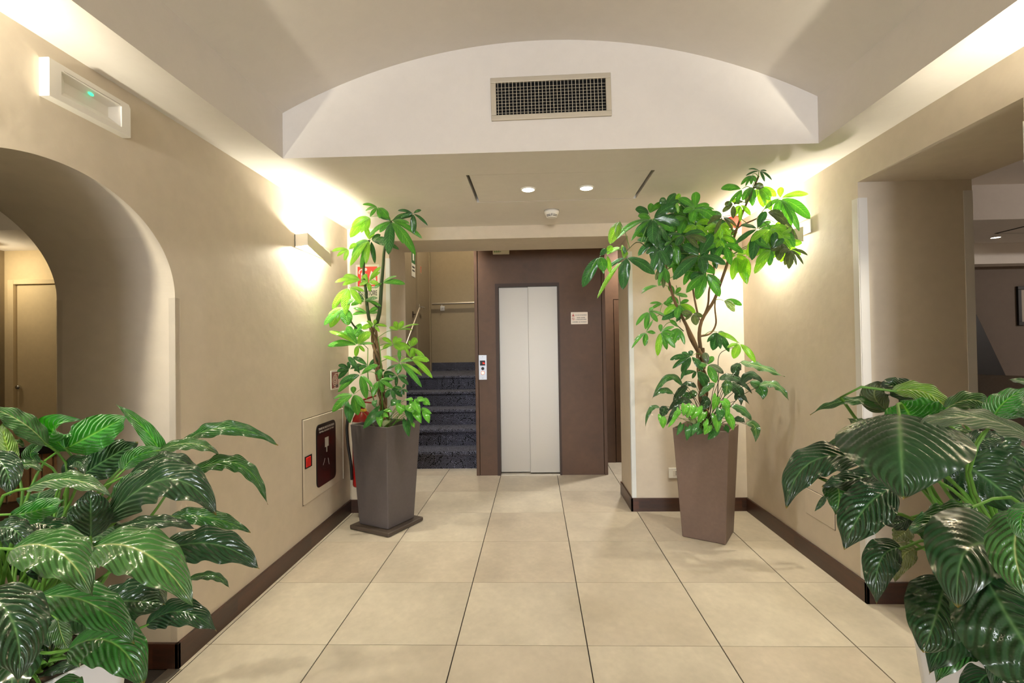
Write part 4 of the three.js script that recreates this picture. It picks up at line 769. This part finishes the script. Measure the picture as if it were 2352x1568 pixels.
// ───────── the two braided trees ─────────
function tree(name, label, x, d, turn, pot, tray, build) {
  const o = thing(name, label, 'potted tree', [x, 0, -d], turn, 'potted trees flanking the lift lobby');
  if (tray) { const s = new RoundedBoxGeometry(0.392, 0.03, 0.392, 3, 0.008); s.translate(0, 0.019, 0); mesh('tray', uvBox(s), M.bronzeDark2 ??= std('#4a3f36', { roughness: 0.5 }), o); for (const [a, b] of [[1, 1], [1, -1], [-1, 1], [-1, -1]]) { const f = new THREE.CylinderGeometry(0.014, 0.014, 0.008, 12); f.translate(a * 0.15, 0.004, b * 0.15); mesh('tray_foot', f, M.black, o); } }
  const y0 = tray ? 0.034 : 0.0;
  const holder = new THREE.Group(); holder.position.y = y0; planter(0.292, 0.375, pot.h, 0.008, 0.045, pot.m, holder);
  for (const c of [...holder.children]) { c.position.y = y0; o.add(c); }
  const local = into(o), branches = [];
  const api = {
    branch(r0, r1, m, pts, n = 'branch') { const v = pts.map((p) => inside(...p)); branches.push(v); mesh(n, local(taper(v, r0, r1, 30, 8)), m, o); },
    trunk(x0, yTop, base, top, strands, r) { // strands wound round one another from the soil to the fork
      for (let s = 0; s < strands; s++) {
        const v = []; for (let i = 0; i <= 28; i++) { const t = i / 28, a = s / strands * 6.283 + t * 13, q = base.clone().lerp(top, t); v.push(q.add(V(Math.cos(a) * r * (1.6 - 0.45 * t), 0, Math.sin(a) * r * (1.6 - 0.45 * t)))); }
        branches.push(v); mesh('trunk', local(taper(v, r, r * 0.72, 90, 8)), M.bark, o);
      }
    },
    palm(m, px, py, dd, leaflets, k = {}) {
      const c = inside(px, py, dd), leaf = new THREE.Group(); leaf.name = 'leaf'; o.add(leaf);
      let best = null, bd = 1e9;
      for (const b of branches) { const curve = new THREE.CatmullRomCurve3(b); for (let i = 0; i <= 12; i++) { const q = curve.getPoint(i / 12), e = q.distanceTo(c) + Math.max(0, q.y - c.y) * 0.8; if (e < bd) { bd = e; best = q; } } }
      if (bd > 0.02) mesh('petiole', local(taper([best, best.clone().lerp(c, 0.5).add(V(0, 0.12 * best.distanceTo(c), 0)), c], 0.0026, 0.0016, 10, 5)), M.stem, leaf);
      leaflets.forEach(([ang, len, w], i) => {
        const a = ang * Math.PI / 180, dz = (rnd() - 0.5) * 0.5 * len / FOCAL * dd, tipD = c.z * -1 + dz, t = inside(px + len * Math.cos(a), py - len * Math.sin(a), tipD), b = c.clone().lerp(t, 0.05);
        const mid = b.clone().lerp(t, 0.5).add(V(0, 0.09 * b.distanceTo(t), 0.03 * b.distanceTo(t))), face = rr(0.1, 0.75);
        const hint = TO_CAM(mid).multiplyScalar(Math.cos(face)).addScaledVector(UP, Math.sin(face)).normalize();
        const mm = k.mix && i % k.mix[0] === 0 ? k.mix[1] : m;
        mesh('leaflet', local(blade(b, mid, t, (w ?? 0.27 * len) * (x < 0 ? 0.46 : 0.52) * tipD / FOCAL, hint, { shape: 'palm', fold: 0.22, curl: 0.3, wave: 0.06, waves: 2, nu: 16, nv: 6, ph: rnd() * 6 })), LM[mm], leaf);
      });
    },
    heart(m, bx, by, tx, ty, w, dd) {
      const b = inside(bx, by, dd), t = inside(tx, ty, dd - 0.03), mid = b.clone().lerp(t, 0.5).add(V(0, 0.005, 0.012)), hint = TO_CAM(mid).addScaledVector(UP, rr(0, 0.9)).add(V(rr(-0.7, 0.7), 0, 0)).normalize();
      const leaf = mesh('heart_leaf', local(blade(b, mid, t, w * 0.5 * dd / FOCAL, hint, { shape: 'heart', fold: 0.15, curl: 0.25, lobe: 0.3, nu: 18, nv: 8 })), LM[m], o);
      const s = V(x + rr(-0.07, 0.07), pot.h + y0 - 0.05, -d + rr(-0.04, 0.1));
      mesh('stem', local(taper([s, s.clone().lerp(b, 0.6).add(V(0, 0.04, 0)), b], 0.0024, 0.0014, 10, 5)), M.stem, leaf);
    },
    spath(m, pts, w, dd, k = {}) {
      const [b, c, t] = [0, 1, 2].map((i) => inside(pts[2 * i], pts[2 * i + 1], dd)), hint = TO_CAM(c).multiplyScalar(0.8).addScaledVector(UP, 0.6).normalize();
      const leaf = mesh('broad_leaf', local(blade(b, c, t, w * 0.58 * dd / FOCAL, hint, { nu: 24, nv: 6, wave: 0.15, ph: rnd() * 6, ...k })), LM[m], o);
      const s = V(x + rr(-0.06, 0.06), pot.h + y0 - 0.05, -d + rr(-0.06, 0.06));
      mesh('stem', local(taper([s, s.clone().lerp(b, 0.6).add(V(0, 0.05, 0)), b], 0.003, 0.0018, 12, 5)), M.stemDark, leaf);
    },
  };
  build(api);
  return o;
}
tree('money_tree', 'slim lime green tree with a braided trunk in a dark grey pot on a tray', -1.165, 3.785, 1.11, { h: 0.76, m: M.potGrey }, true, (T) => {
  const D = 3.78;
  T.trunk(0, 0, V(-1.165, 0.74, -3.8), at(857, 752, 3.76), 3, 0.0145);
  T.branch(0.014, 0.008, M.stemDark, [[853, 756, D], [845, 717, 3.74], [840, 665, 3.72], [835, 626, 3.7], [838, 589, 3.66], [848, 552, 3.62]]);
  T.branch(0.017, 0.009, M.stemDark, [[862, 752, D], [871, 719, 3.74], [876, 659, 3.7], [880, 610, 3.66], [883, 572, 3.6], [898, 508, 3.52]]);
  T.branch(0.009, 0.006, M.stemDark, [[846, 776, D], [837, 765, 3.74], [815, 750, 3.7], [805, 736, 3.66]]);
  T.branch(0.006, 0.003, M.stem, [[880, 960, D], [876, 880, 3.72], [874, 815, 3.7], [868, 775, 3.7]], 'shoot');
  T.branch(0.005, 0.003, M.stem, [[872, 960, D], [846, 870, 3.75], [845, 800, 3.74]], 'shoot');
  T.branch(0.007, 0.004, M.stemDark, [[871, 708, 3.73], [858, 698, 3.7], [845, 690, 3.68]]);
  T.palm('palm', 899, 507, 3.5, [[265, 78, 28], [-55, 97, 24], [-63, 60, 16], [-30, 82, 14], [14, 52, 18], [-8, 42, 14], [215, 63, 13], [225, 38, 15], [160, 32, 14], [148, 36, 16]], { mix: [4, 'palmDark'] });
  T.palm('palmDark', 949, 490, 3.48, [[-40, 44, 8], [170, 36, 8], [-88, 48, 17], [20, 20, 8], [200, 30, 12]]);
  T.palm('palm', 868, 476, 3.48, [[195, 30, 11], [-80, 26, 12], [-45, 34, 20], [170, 36, 8], [230, 28, 10]]);
  T.palm('palmLit', 850, 498, 3.55, [[226, 66, 26], [240, 42, 18], [210, 48, 20], [255, 35, 14]]);
  T.palm('palmLit', 848, 551, 3.6, [[228, 58, 24], [234, 74, 18], [262, 56, 16], [254, 70, 15], [105, 30, 14], [60, 24, 12], [205, 40, 14]], { mix: [3, 'palm'] });
  T.palm('palmDark', 852, 552, 3.66, [[-12, 48, 24], [-18, 68, 16], [30, 26, 12], [280, 54, 13]]);
  T.palm('palmLit', 801, 572, 3.55, [[188, 40, 9], [212, 32, 10], [30, 22, 13], [250, 28, 12]]);
  T.palm('palmLit', 829, 643, 3.66, [[168, 42, 16], [185, 60, 13], [196, 44, 13], [40, 20, 10], [-30, 22, 12]]);
  T.palm('palmLit', 846, 648, 3.64, [[40, 36, 9], [50, 46, 10], [-78, 22, 12], [-10, 24, 13], [200, 22, 12], [120, 20, 10]]);
  T.palm('palm', 877, 650, 3.64, [[-3, 54, 15], [25, 38, 9], [215, 20, 10]]);
  T.palm('palmLit', 802, 660, 3.55, [[233, 64, 20], [262, 64, 21], [-55, 48, 18], [-15, 36, 12], [250, 50, 14]]);
  T.palm('palmLit', 790, 706, 3.52, [[222, 62, 21], [236, 56, 25], [284, 42, 32], [205, 40, 14], [40, 30, 12]], { mix: [2, 'palm'] });
  T.palm('palm', 838, 690, 3.66, [[10, 30, 12], [200, 34, 14], [150, 30, 13], [-20, 40, 10]], { mix: [2, 'palmDark'] });
  T.palm('palmLit', 859, 747, 3.7, [[195, 30, 15], [150, 20, 8], [70, 14, 11], [-5, 30, 8], [-50, 20, 9]]);
  T.palm('palmLit', 915, 758, 3.7, [[115, 22, 15], [60, 24, 15], [15, 50, 6], [165, 22, 10], [0, 34, 5]]);
  T.palm('palm', 845, 720, 3.8, [[30, 30, 14], [160, 36, 9], [185, 36, 9], [5, 24, 12]]);
  T.palm('palmLit', 822, 792, 3.6, [[182, 70, 22], [155, 74, 15], [45, 42, 22], [4, 36, 9], [260, 28, 13], [-45, 22, 10], [130, 34, 18], [70, 26, 12]], { mix: [3, 'palm'] });
  T.palm('palm', 812, 775, 3.7, [[120, 30, 20], [60, 36, 20], [160, 34, 16], [20, 30, 14]]);
  T.palm('palmLit', 902, 790, 3.74, [[150, 28, 13], [205, 26, 13], [25, 24, 16], [-15, 42, 17], [-40, 26, 13], [60, 20, 12]]);
  T.palm('palmLit', 945, 797, 3.66, [[60, 24, 19], [-45, 50, 14], [-75, 26, 12], [110, 16, 10], [190, 28, 14]]);
  T.palm('palmLit', 943, 823, 3.6, [[-8, 44, 19], [-42, 68, 15], [118, 32, 9], [75, 26, 12], [200, 24, 10]]);
  T.palm('palm', 918, 833, 3.55, [[160, 42, 12], [92, 30, 10], [260, 26, 19], [-48, 76, 15], [-30, 60, 13], [8, 32, 9]], { mix: [4, 'palmLit'] });
  T.palm('palm', 828, 860, 3.52, [[125, 50, 16], [28, 46, 15], [218, 66, 19], [284, 58, 21], [-46, 44, 10], [205, 54, 17]], { mix: [5, 'palmDark'] });
  T.palm('palm', 870, 873, 3.6, [[250, 42, 16], [2, 34, 9], [-30, 38, 13], [80, 26, 14], [290, 30, 14]]);
  T.palm('palm', 812, 905, 3.5, [[220, 64, 22], [193, 48, 11], [282, 50, 24], [90, 18, 15], [310, 42, 17]]);
  T.palm('palmDark', 803, 848, 3.66, [[160, 28, 13], [190, 30, 13], [100, 18, 10], [220, 34, 14], [20, 30, 12]]);
  T.palm('palmDark', 845, 840, 3.8, [[30, 36, 14], [150, 40, 14], [200, 34, 15], [-20, 36, 14]]);
  T.palm('palmDark', 885, 850, 3.75, [[20, 34, 10], [-40, 38, 13], [-80, 34, 16], [200, 26, 12]]);
  T.palm('palmDark', 912, 862, 3.7, [[265, 26, 9], [-40, 34, 13], [-10, 24, 9], [60, 18, 8], [220, 22, 9]]);
  T.palm('palmDark', 898, 893, 3.7, [[-35, 32, 13], [240, 24, 14], [0, 26, 12], [-70, 26, 12]]);
  T.palm('palmDark', 924, 893, 3.66, [[60, 13, 7], [-30, 15, 7], [200, 14, 7], [262, 15, 8], [-75, 15, 7]]);
  for (const [m, a, b, c, e, w] of [['heartDark', 804, 930, 804, 972, 26], ['heartDark', 868, 945, 834, 985, 26], ['heart', 872, 955, 875, 982, 18], ['pale', 890, 965, 878, 982, 16], ['heart', 923, 930, 921, 952, 28], ['heart', 940, 930, 951, 948, 24], ['heart', 950, 922, 966, 948, 24], ['heart', 956, 945, 968, 972, 22], ['heart', 974, 920, 988, 930, 18], ['heart', 978, 945, 986, 972, 20]]) T.heart(m, a, b, c, e, w, 3.6);
  for (const [m, a, b, c, e, w] of [['heartDark', 938, 940, 948, 972, 22], ['heart', 958, 915, 978, 920, 18], ['heart', 970, 938, 992, 950, 14], ['heartDark', 934, 968, 940, 1003, 22], ['heart', 948, 970, 952, 982, 11], ['heartDark', 912, 918, 898, 932, 26], ['heart', 885, 940, 902, 946, 12], ['heart', 935, 915, 950, 918, 16], ['heartDark', 860, 920, 862, 936, 14], ['heart', 880, 950, 893, 958, 14]]) T.heart(m, a, b, c, e, w, 3.62);
});
tree('money_tree', 'wide crowned green tree with a braided trunk in a brown pot by the wall', 1.224, 3.581, 1.02, { h: 0.775, m: M.potBrown }, false, (T) => {
  const D = 3.56;
  T.trunk(0, 0, V(1.22, 0.72, -3.57), at(1608, 800, 3.54), 3, 0.0165);
  T.branch(0.0132, 0.0063, M.bark, [[1603, 806, D], [1592, 778, 3.5], [1572, 738, 3.46], [1553, 700, 3.42], [1540, 660, 3.36], [1531, 620, 3.3], [1526, 575, 3.24]]);
  T.branch(0.0132, 0.0084, M.bark, [[1606, 812, D], [1585, 775, 3.58], [1575, 745, 3.6], [1568, 730, 3.62]]);
  T.branch(0.0139, 0.0056, M.bark, [[1610, 806, D], [1606, 770, 3.54], [1612, 735, 3.5], [1640, 690, 3.46], [1655, 650, 3.42], [1672, 600, 3.36], [1683, 555, 3.3], [1705, 490, 3.16], [1725, 445, 3.02], [1742, 405, 2.88]]);
  T.branch(0.0079, 0.0042, M.bark, [[1612, 736, 3.5], [1626, 700, 3.5], [1629, 665, 3.46], [1640, 625, 3.42], [1641, 575, 3.38], [1668, 548, 3.3], [1700, 520, 3.2], [1738, 502, 3.1]]);
  T.branch(0.0079, 0.0042, M.bark, [[1606, 735, 3.52], [1598, 700, 3.5], [1591, 655, 3.46], [1592, 610, 3.4], [1600, 560, 3.34], [1598, 520, 3.3]]);
  T.branch(0.0079, 0.0035, M.bark, [[1608, 772, 3.56], [1632, 765, 3.6], [1644, 745, 3.6], [1642, 700, 3.58], [1652, 640, 3.56]]);
  T.branch(0.0040, 0.0021, M.stemDark, [[1570, 760, 3.5], [1540, 735, 3.46], [1515, 722, 3.44]], 'shoot');
  T.branch(0.0040, 0.0021, M.stemDark, [[1530, 600, 3.3], [1495, 575, 3.2], [1465, 556, 3.12], [1440, 575, 3.06]]);
  T.branch(0.0040, 0.0021, M.stemDark, [[1648, 960, D], [1650, 860, 3.52], [1654, 812, 3.5], [1690, 795, 3.46]], 'shoot');
  T.branch(0.0033, 0.0021, M.stemDark, [[1562, 740, 3.62], [1562, 690, 3.6], [1553, 655, 3.58]], 'shoot');
  T.palm('palmDark', 1437, 591, 3.05, [[-30, 78, 28], [265, 74, 26], [285, 34, 11], [212, 48, 11], [100, 26, 8]]);
  T.palm('palmLit', 1432, 596, 3.05, [[236, 108, 11], [60, 20, 8], [95, 34, 8]]);
  T.palm('palm', 1378, 588, 3.0, [[241, 82, 26], [285, 36, 24], [282, 42, 11], [45, 22, 14], [240, 46, 5]], { mix: [3, 'palmDark'] });
  T.palm('palmLit', 1394, 585, 3.02, [[60, 24, 16], [30, 34, 12], [280, 44, 12]]);
  T.palm('lime', 1423, 507, 3.0, [[248, 58, 25], [262, 40, 16]]);
  T.palm('palmDark', 1500, 502, 3.1, [[32, 58, 24], [268, 58, 26], [-14, 64, 24], [-58, 64, 15], [222, 58, 18], [-75, 60, 14]]);
  T.palm('palm', 1496, 502, 3.1, [[205, 84, 13], [211, 96, 8], [170, 30, 20], [228, 70, 10], [-30, 60, 22]]);
  T.palm('palm', 1492, 490, 3.2, [[165, 34, 20], [40, 38, 15], [195, 28, 14], [80, 24, 14]], { mix: [2, 'palmDark'] });
  T.palm('palmDark', 1528, 478, 3.1, [[112, 26, 17], [55, 42, 17], [30, 36, 14], [-15, 26, 20]]);
  T.palm('palmLit', 1552, 462, 3.1, [[-78, 28, 9], [60, 20, 12]]);
  T.palm('palm', 1597, 478, 3.05, [[88, 38, 20], [150, 44, 17], [254, 34, 19], [-30, 58, 22], [-4, 44, 7], [200, 30, 14]]);
  T.palm('palmLit', 1597, 515, 3.2, [[215, 34, 15], [15, 34, 14], [0, 40, 9], [255, 30, 14], [-45, 40, 16], [120, 30, 14]]);
  T.palm('palmDark', 1570, 540, 3.05, [[10, 46, 13], [235, 30, 18], [180, 36, 8]]);
  T.palm('palmOlive', 1572, 541, 3.06, [[-18, 64, 15], [-42, 44, 14], [240, 26, 16]]);
  T.palm('palmDark', 1607, 588, 3.05, [[148, 46, 24], [60, 58, 27], [-18, 64, 20], [222, 82, 26], [285, 42, 20], [-60, 36, 18]]);
  T.palm('palmOlive', 1604, 588, 3.08, [[205, 46, 13], [215, 60, 10]]);
  T.palm('palm', 1622, 628, 3.1, [[250, 64, 24], [300, 62, 22], [224, 64, 22], [-35, 42, 10], [150, 30, 12]]);
  T.palm('palmDark', 1618, 628, 3.12, [[200, 34, 22], [255, 30, 18], [100, 30, 18]]);
  T.palm('palm', 1543, 553, 3.15, [[285, 58, 22], [215, 20, 8], [150, 18, 12], [30, 26, 12]]);
  T.palm('palmDark', 1540, 560, 3.15, [[252, 50, 28], [275, 40, 22], [235, 40, 16]]);
  T.palm('palmDark', 1512, 572, 3.12, [[275, 56, 24], [255, 60, 18], [-60, 44, 18], [120, 30, 16], [200, 30, 14]]);
  T.palm('palm', 1524, 612, 3.16, [[270, 50, 12], [285, 40, 16], [240, 36, 14], [255, 46, 10]], { mix: [2, 'palmOlive'] });
  T.palm('palm', 1570, 600, 3.25, [[250, 36, 20], [290, 40, 18], [0, 36, 16], [200, 40, 18]]);
  T.palm('palmLit', 1690, 588, 3.3, [[262, 56, 17], [292, 70, 20], [165, 34, 14], [190, 32, 13], [-30, 30, 14], [275, 40, 15], [20, 30, 13]]);
  T.palm('palmLit', 1715, 590, 3.25, [[270, 54, 18], [250, 40, 15], [70, 26, 12]]);
  T.palm('palm', 1792, 455, 2.98, [[8, 66, 18], [-35, 84, 24], [215, 44, 12], [255, 48, 18], [290, 72, 20], [88, 26, 15], [300, 88, 16]], { mix: [5, 'palmLit'] });
  T.palm('palmDark', 1740, 525, 2.98, [[170, 40, 14], [215, 62, 15], [260, 74, 24], [65, 44, 18]]);
  T.palm('palm', 1742, 526, 3.0, [[-5, 78, 17], [30, 34, 12], [280, 50, 14]]);
  T.palm('palmOlive', 1762, 487, 2.95, [[-30, 54, 24], [-42, 96, 20], [-15, 40, 16]]);
  T.palm('palm', 1772, 573, 2.95, [[235, 68, 20], [150, 46, 22], [262, 38, 14], [225, 50, 18]], { mix: [3, 'palmLit'] });
  T.palm('palmDark', 1774, 572, 2.95, [[175, 38, 10], [80, 40, 16], [40, 36, 14]]);
  T.palm('palmOlive', 1795, 558, 2.95, [[260, 42, 20], [220, 30, 18], [300, 30, 12]]);
  T.palm('palmOlive', 1816, 572, 2.92, [[265, 46, 16], [-50, 46, 6], [-20, 42, 7], [200, 26, 13], [250, 40, 14], [-70, 40, 6]]);
  T.palm('palm', 1800, 525, 3.0, [[270, 50, 18], [300, 50, 16], [240, 40, 18], [200, 40, 16], [-30, 30, 12]], { mix: [2, 'palmLit'] });
  T.palm('palm', 1704, 434, 2.9, [[180, 48, 17], [230, 50, 8], [250, 36, 12]]);
  T.palm('palmDark', 1745, 392, 2.76, [[-38, 36, 5], [-66, 28, 6], [200, 34, 6], [-2, 16, 4], [172, 26, 5]]);
  T.palm('palm', 1727, 402, 2.8, [[222, 34, 9], [265, 22, 8], [300, 18, 9], [240, 30, 6]]);
  T.palm('palm', 1728, 428, 2.9, [[-5, 26, 16], [235, 40, 16], [250, 44, 14], [270, 46, 15]], { mix: [2, 'palmOlive'] });
  T.palm('palmLit', 1742, 432, 3.0, [[-45, 38, 22], [-75, 46, 18], [-25, 46, 18], [-60, 60, 18], [240, 40, 16]]);
  T.palm('palmLit', 1700, 470, 3.05, [[240, 34, 14], [-45, 34, 12], [270, 40, 10], [150, 24, 12]]);
  T.palm('palmOlive', 1684, 470, 3.0, [[270, 32, 12], [20, 24, 12], [215, 30, 12], [180, 20, 14]]);
  T.palm('palmOlive', 1660, 498, 3.02, [[245, 44, 9], [-55, 44, 6], [-35, 40, 8], [205, 40, 8], [190, 30, 10]]);
  T.palm('palmLit', 1655, 515, 3.15, [[250, 36, 12], [-50, 36, 12], [200, 40, 16], [-15, 30, 14], [270, 34, 14]]);
  T.palm('palmLit', 1655, 545, 3.2, [[30, 30, 14], [150, 34, 16], [-20, 34, 12], [200, 36, 10], [250, 26, 12]]);
  T.palm('palm', 1630, 548, 3.2, [[20, 46, 10], [160, 44, 16], [-30, 40, 14], [60, 30, 14], [230, 34, 16]], { mix: [2, 'palmLit'] });
  T.palm('palm', 1512, 656, 3.4, [[196, 40, 7], [205, 44, 4], [20, 14, 6]]);
  T.palm('palm', 1550, 677, 3.42, [[125, 26, 13], [50, 22, 10], [-8, 30, 13], [225, 30, 10]]);
  T.palm('palm', 1490, 715, 3.36, [[228, 44, 10], [260, 42, 13], [-50, 32, 12], [-15, 40, 8], [40, 14, 10]]);
  T.palm('palm', 1522, 697, 3.46, [[205, 28, 8], [180, 30, 6], [-20, 30, 10], [10, 24, 8]]);
  T.palm('palm', 1484, 763, 3.36, [[228, 50, 7], [265, 32, 13], [-5, 22, 10], [60, 30, 6], [215, 34, 5]]);
  T.palm('palm', 1517, 762, 3.36, [[263, 56, 16], [-48, 50, 15], [90, 18, 10], [-8, 32, 11], [290, 44, 13], [20, 34, 10]], { mix: [6, 'palmLit'] });
  T.palm('palm', 1558, 752, 3.44, [[290, 42, 10], [255, 40, 14], [230, 36, 13], [140, 26, 10], [270, 30, 12]]);
  T.palm('palm', 1560, 698, 3.42, [[-30, 44, 14], [140, 26, 13], [260, 34, 18], [215, 44, 16], [-60, 36, 16], [20, 24, 10]], { mix: [3, 'palmLit'] });
  T.palm('palmDark', 1572, 716, 3.46, [[200, 56, 18], [180, 40, 14], [160, 30, 10], [230, 30, 12]]);
  T.palm('palmOlive', 1592, 720, 3.36, [[285, 28, 18], [180, 26, 14], [220, 24, 8], [-20, 24, 10]]);
  T.palm('palmDark', 1648, 762, 3.44, [[256, 44, 22], [300, 54, 15], [-28, 24, 13], [225, 34, 10], [280, 40, 12]]);
  T.palm('palmLit', 1698, 788, 3.3, [[250, 38, 20], [310, 58, 15], [155, 54, 11], [200, 30, 10]]);
  T.palm('palm', 1662, 690, 3.4, [[-45, 36, 16], [-15, 44, 13], [-30, 30, 14]], { mix: [2, 'lime'] });
  T.palm('palmDark', 1588, 818, 3.42, [[190, 50, 13], [213, 52, 11], [240, 44, 18], [246, 60, 10], [308, 42, 17], [100, 14, 12], [160, 24, 10]]);
  T.palm('palm', 1625, 838, 3.4, [[105, 30, 16], [55, 24, 14], [185, 18, 14], [295, 46, 20], [-28, 42, 16], [310, 34, 10]], { mix: [4, 'olive'] });
  T.palm('palmDark', 1600, 852, 3.44, [[196, 38, 11], [-40, 40, 16], [-60, 50, 18], [240, 20, 8]]);
  for (let i = 0; i < 22; i++) { // the inner crown, seen between the outer leaves
    const a = rr(0, 6.283), r = Math.sqrt(rnd()), k = Math.floor(rnd() * 3), n = 5 + Math.floor(rnd() * 2), a0 = rr(0, 72);
    T.palm(['palm', 'palmDark', 'palm'][k], 1585 + 95 * r * Math.cos(a), 545 + 62 * r * Math.sin(a), rr(3.15, 3.4), Array.from({ length: n }, (_, j) => [200 + (j - (n - 1) / 2) * 46 + a0, rr(36, 56), rr(14, 20)]));
  }
  for (let i = 0; i < 7; i++) { const a0 = rr(0, 60); T.palm('palmLit', rr(1745, 1800), rr(520, 580), rr(2.95, 3.05), Array.from({ length: 5 }, (_, j) => [190 + j * 36 + a0, rr(36, 52), rr(13, 18)])); }
  T.spath('mid', [1567, 886, 1535, 866, 1498, 916], 15, 3.4); T.spath('mid', [1546, 904, 1522, 896, 1499, 913], 14, 3.4); T.spath('dark', [1580, 888, 1560, 902, 1545, 936], 15, 3.42);
  T.spath('mid', [1515, 936, 1494, 940, 1482, 980], 10, 3.36); T.spath('dark', [1528, 932, 1524, 944, 1519, 958], 18, 3.36); T.spath('dark', [1600, 890, 1580, 880, 1562, 892], 12, 3.5);
  T.spath('ribSheen', [1700, 832, 1748, 842, 1802, 865], 18, 3.3, { wave: 0.3 }); T.spath('dark', [1702, 836, 1690, 848, 1698, 866], 20, 3.3); T.spath('dark', [1703, 882, 1726, 860, 1754, 882], 19, 3.3);
  T.spath('mid', [1722, 878, 1748, 892, 1752, 918], 24, 3.3); T.spath('ribSheen', [1744, 886, 1782, 884, 1812, 919], 17, 3.25, { wave: 0.3 }); T.spath('dark', [1652, 872, 1688, 868, 1728, 904], 18, 3.36);
  T.spath('dark', [1662, 884, 1694, 894, 1702, 932], 22, 3.4); T.spath('mid', [1680, 934, 1706, 942, 1728, 968], 18, 3.36); T.spath('dark', [1686, 966, 1700, 962, 1712, 971], 14, 3.34); T.spath('ribSheen', [1714, 974, 1734, 980, 1735, 1016], 20, 3.25);
  T.spath('mid', [1642, 880, 1622, 892, 1606, 913], 14, 3.36); T.spath('ribSheen', [1666, 872, 1670, 890, 1663, 910], 20, 3.34); T.spath('dark', [1612, 912, 1620, 925, 1608, 944], 20, 3.36); T.spath('dark', [1690, 920, 1700, 905, 1722, 930], 12, 3.4);
  T.spath('mid', [1580, 900, 1575, 912, 1583, 925], 14, 3.46); T.spath('dark', [1560, 930, 1548, 945, 1530, 978], 12, 3.36); T.spath('dark', [1590, 925, 1560, 920, 1535, 945], 16, 3.42); T.spath('mid', [1600, 900, 1590, 905, 1582, 918], 16, 3.5);
  for (const [m, a, b, c, e, w] of [['heart', 1647, 912, 1637, 942, 24], ['heart', 1667, 934, 1668, 964, 20], ['heart', 1602, 936, 1588, 963, 26], ['heart', 1588, 932, 1577, 960, 22], ['heart', 1574, 930, 1569, 955, 19], ['heart', 1556, 946, 1541, 972, 14], ['heart', 1521, 957, 1523, 984, 24], ['heart', 1616, 947, 1602, 974, 19], ['pale', 1588, 960, 1596, 976, 19]]) T.heart(m, a, b, c, e, w, 3.34);
  for (const [m, a, b, c, e, w] of [['heart', 1620, 967, 1618, 986, 17], ['heart', 1645, 955, 1647, 993, 23], ['heart', 1674, 957, 1684, 988, 20], ['heartDark', 1598, 974, 1585, 1003, 20], ['heartDark', 1580, 982, 1577, 1012, 17], ['heart', 1627, 978, 1617, 998, 20], ['heartDark', 1644, 988, 1625, 1010, 20], ['heartDark', 1655, 940, 1650, 968, 22], ['heart', 1662, 920, 1675, 940, 20], ['heartDark', 1632, 990, 1640, 1004, 16]]) T.heart(m, a, b, c, e, w, 3.3);
  for (const [m, a, b, c, e, w] of [['heartDark', 1566, 975, 1554, 1000, 14], ['heart', 1548, 962, 1534, 982, 10], ['heartDark', 1610, 985, 1600, 998, 18], ['heartDark', 1665, 980, 1672, 994, 14], ['heart', 1560, 940, 1555, 958, 14]]) T.heart(m, a, b, c, e, w, 3.32);
});

renderer.render(scene, camera);
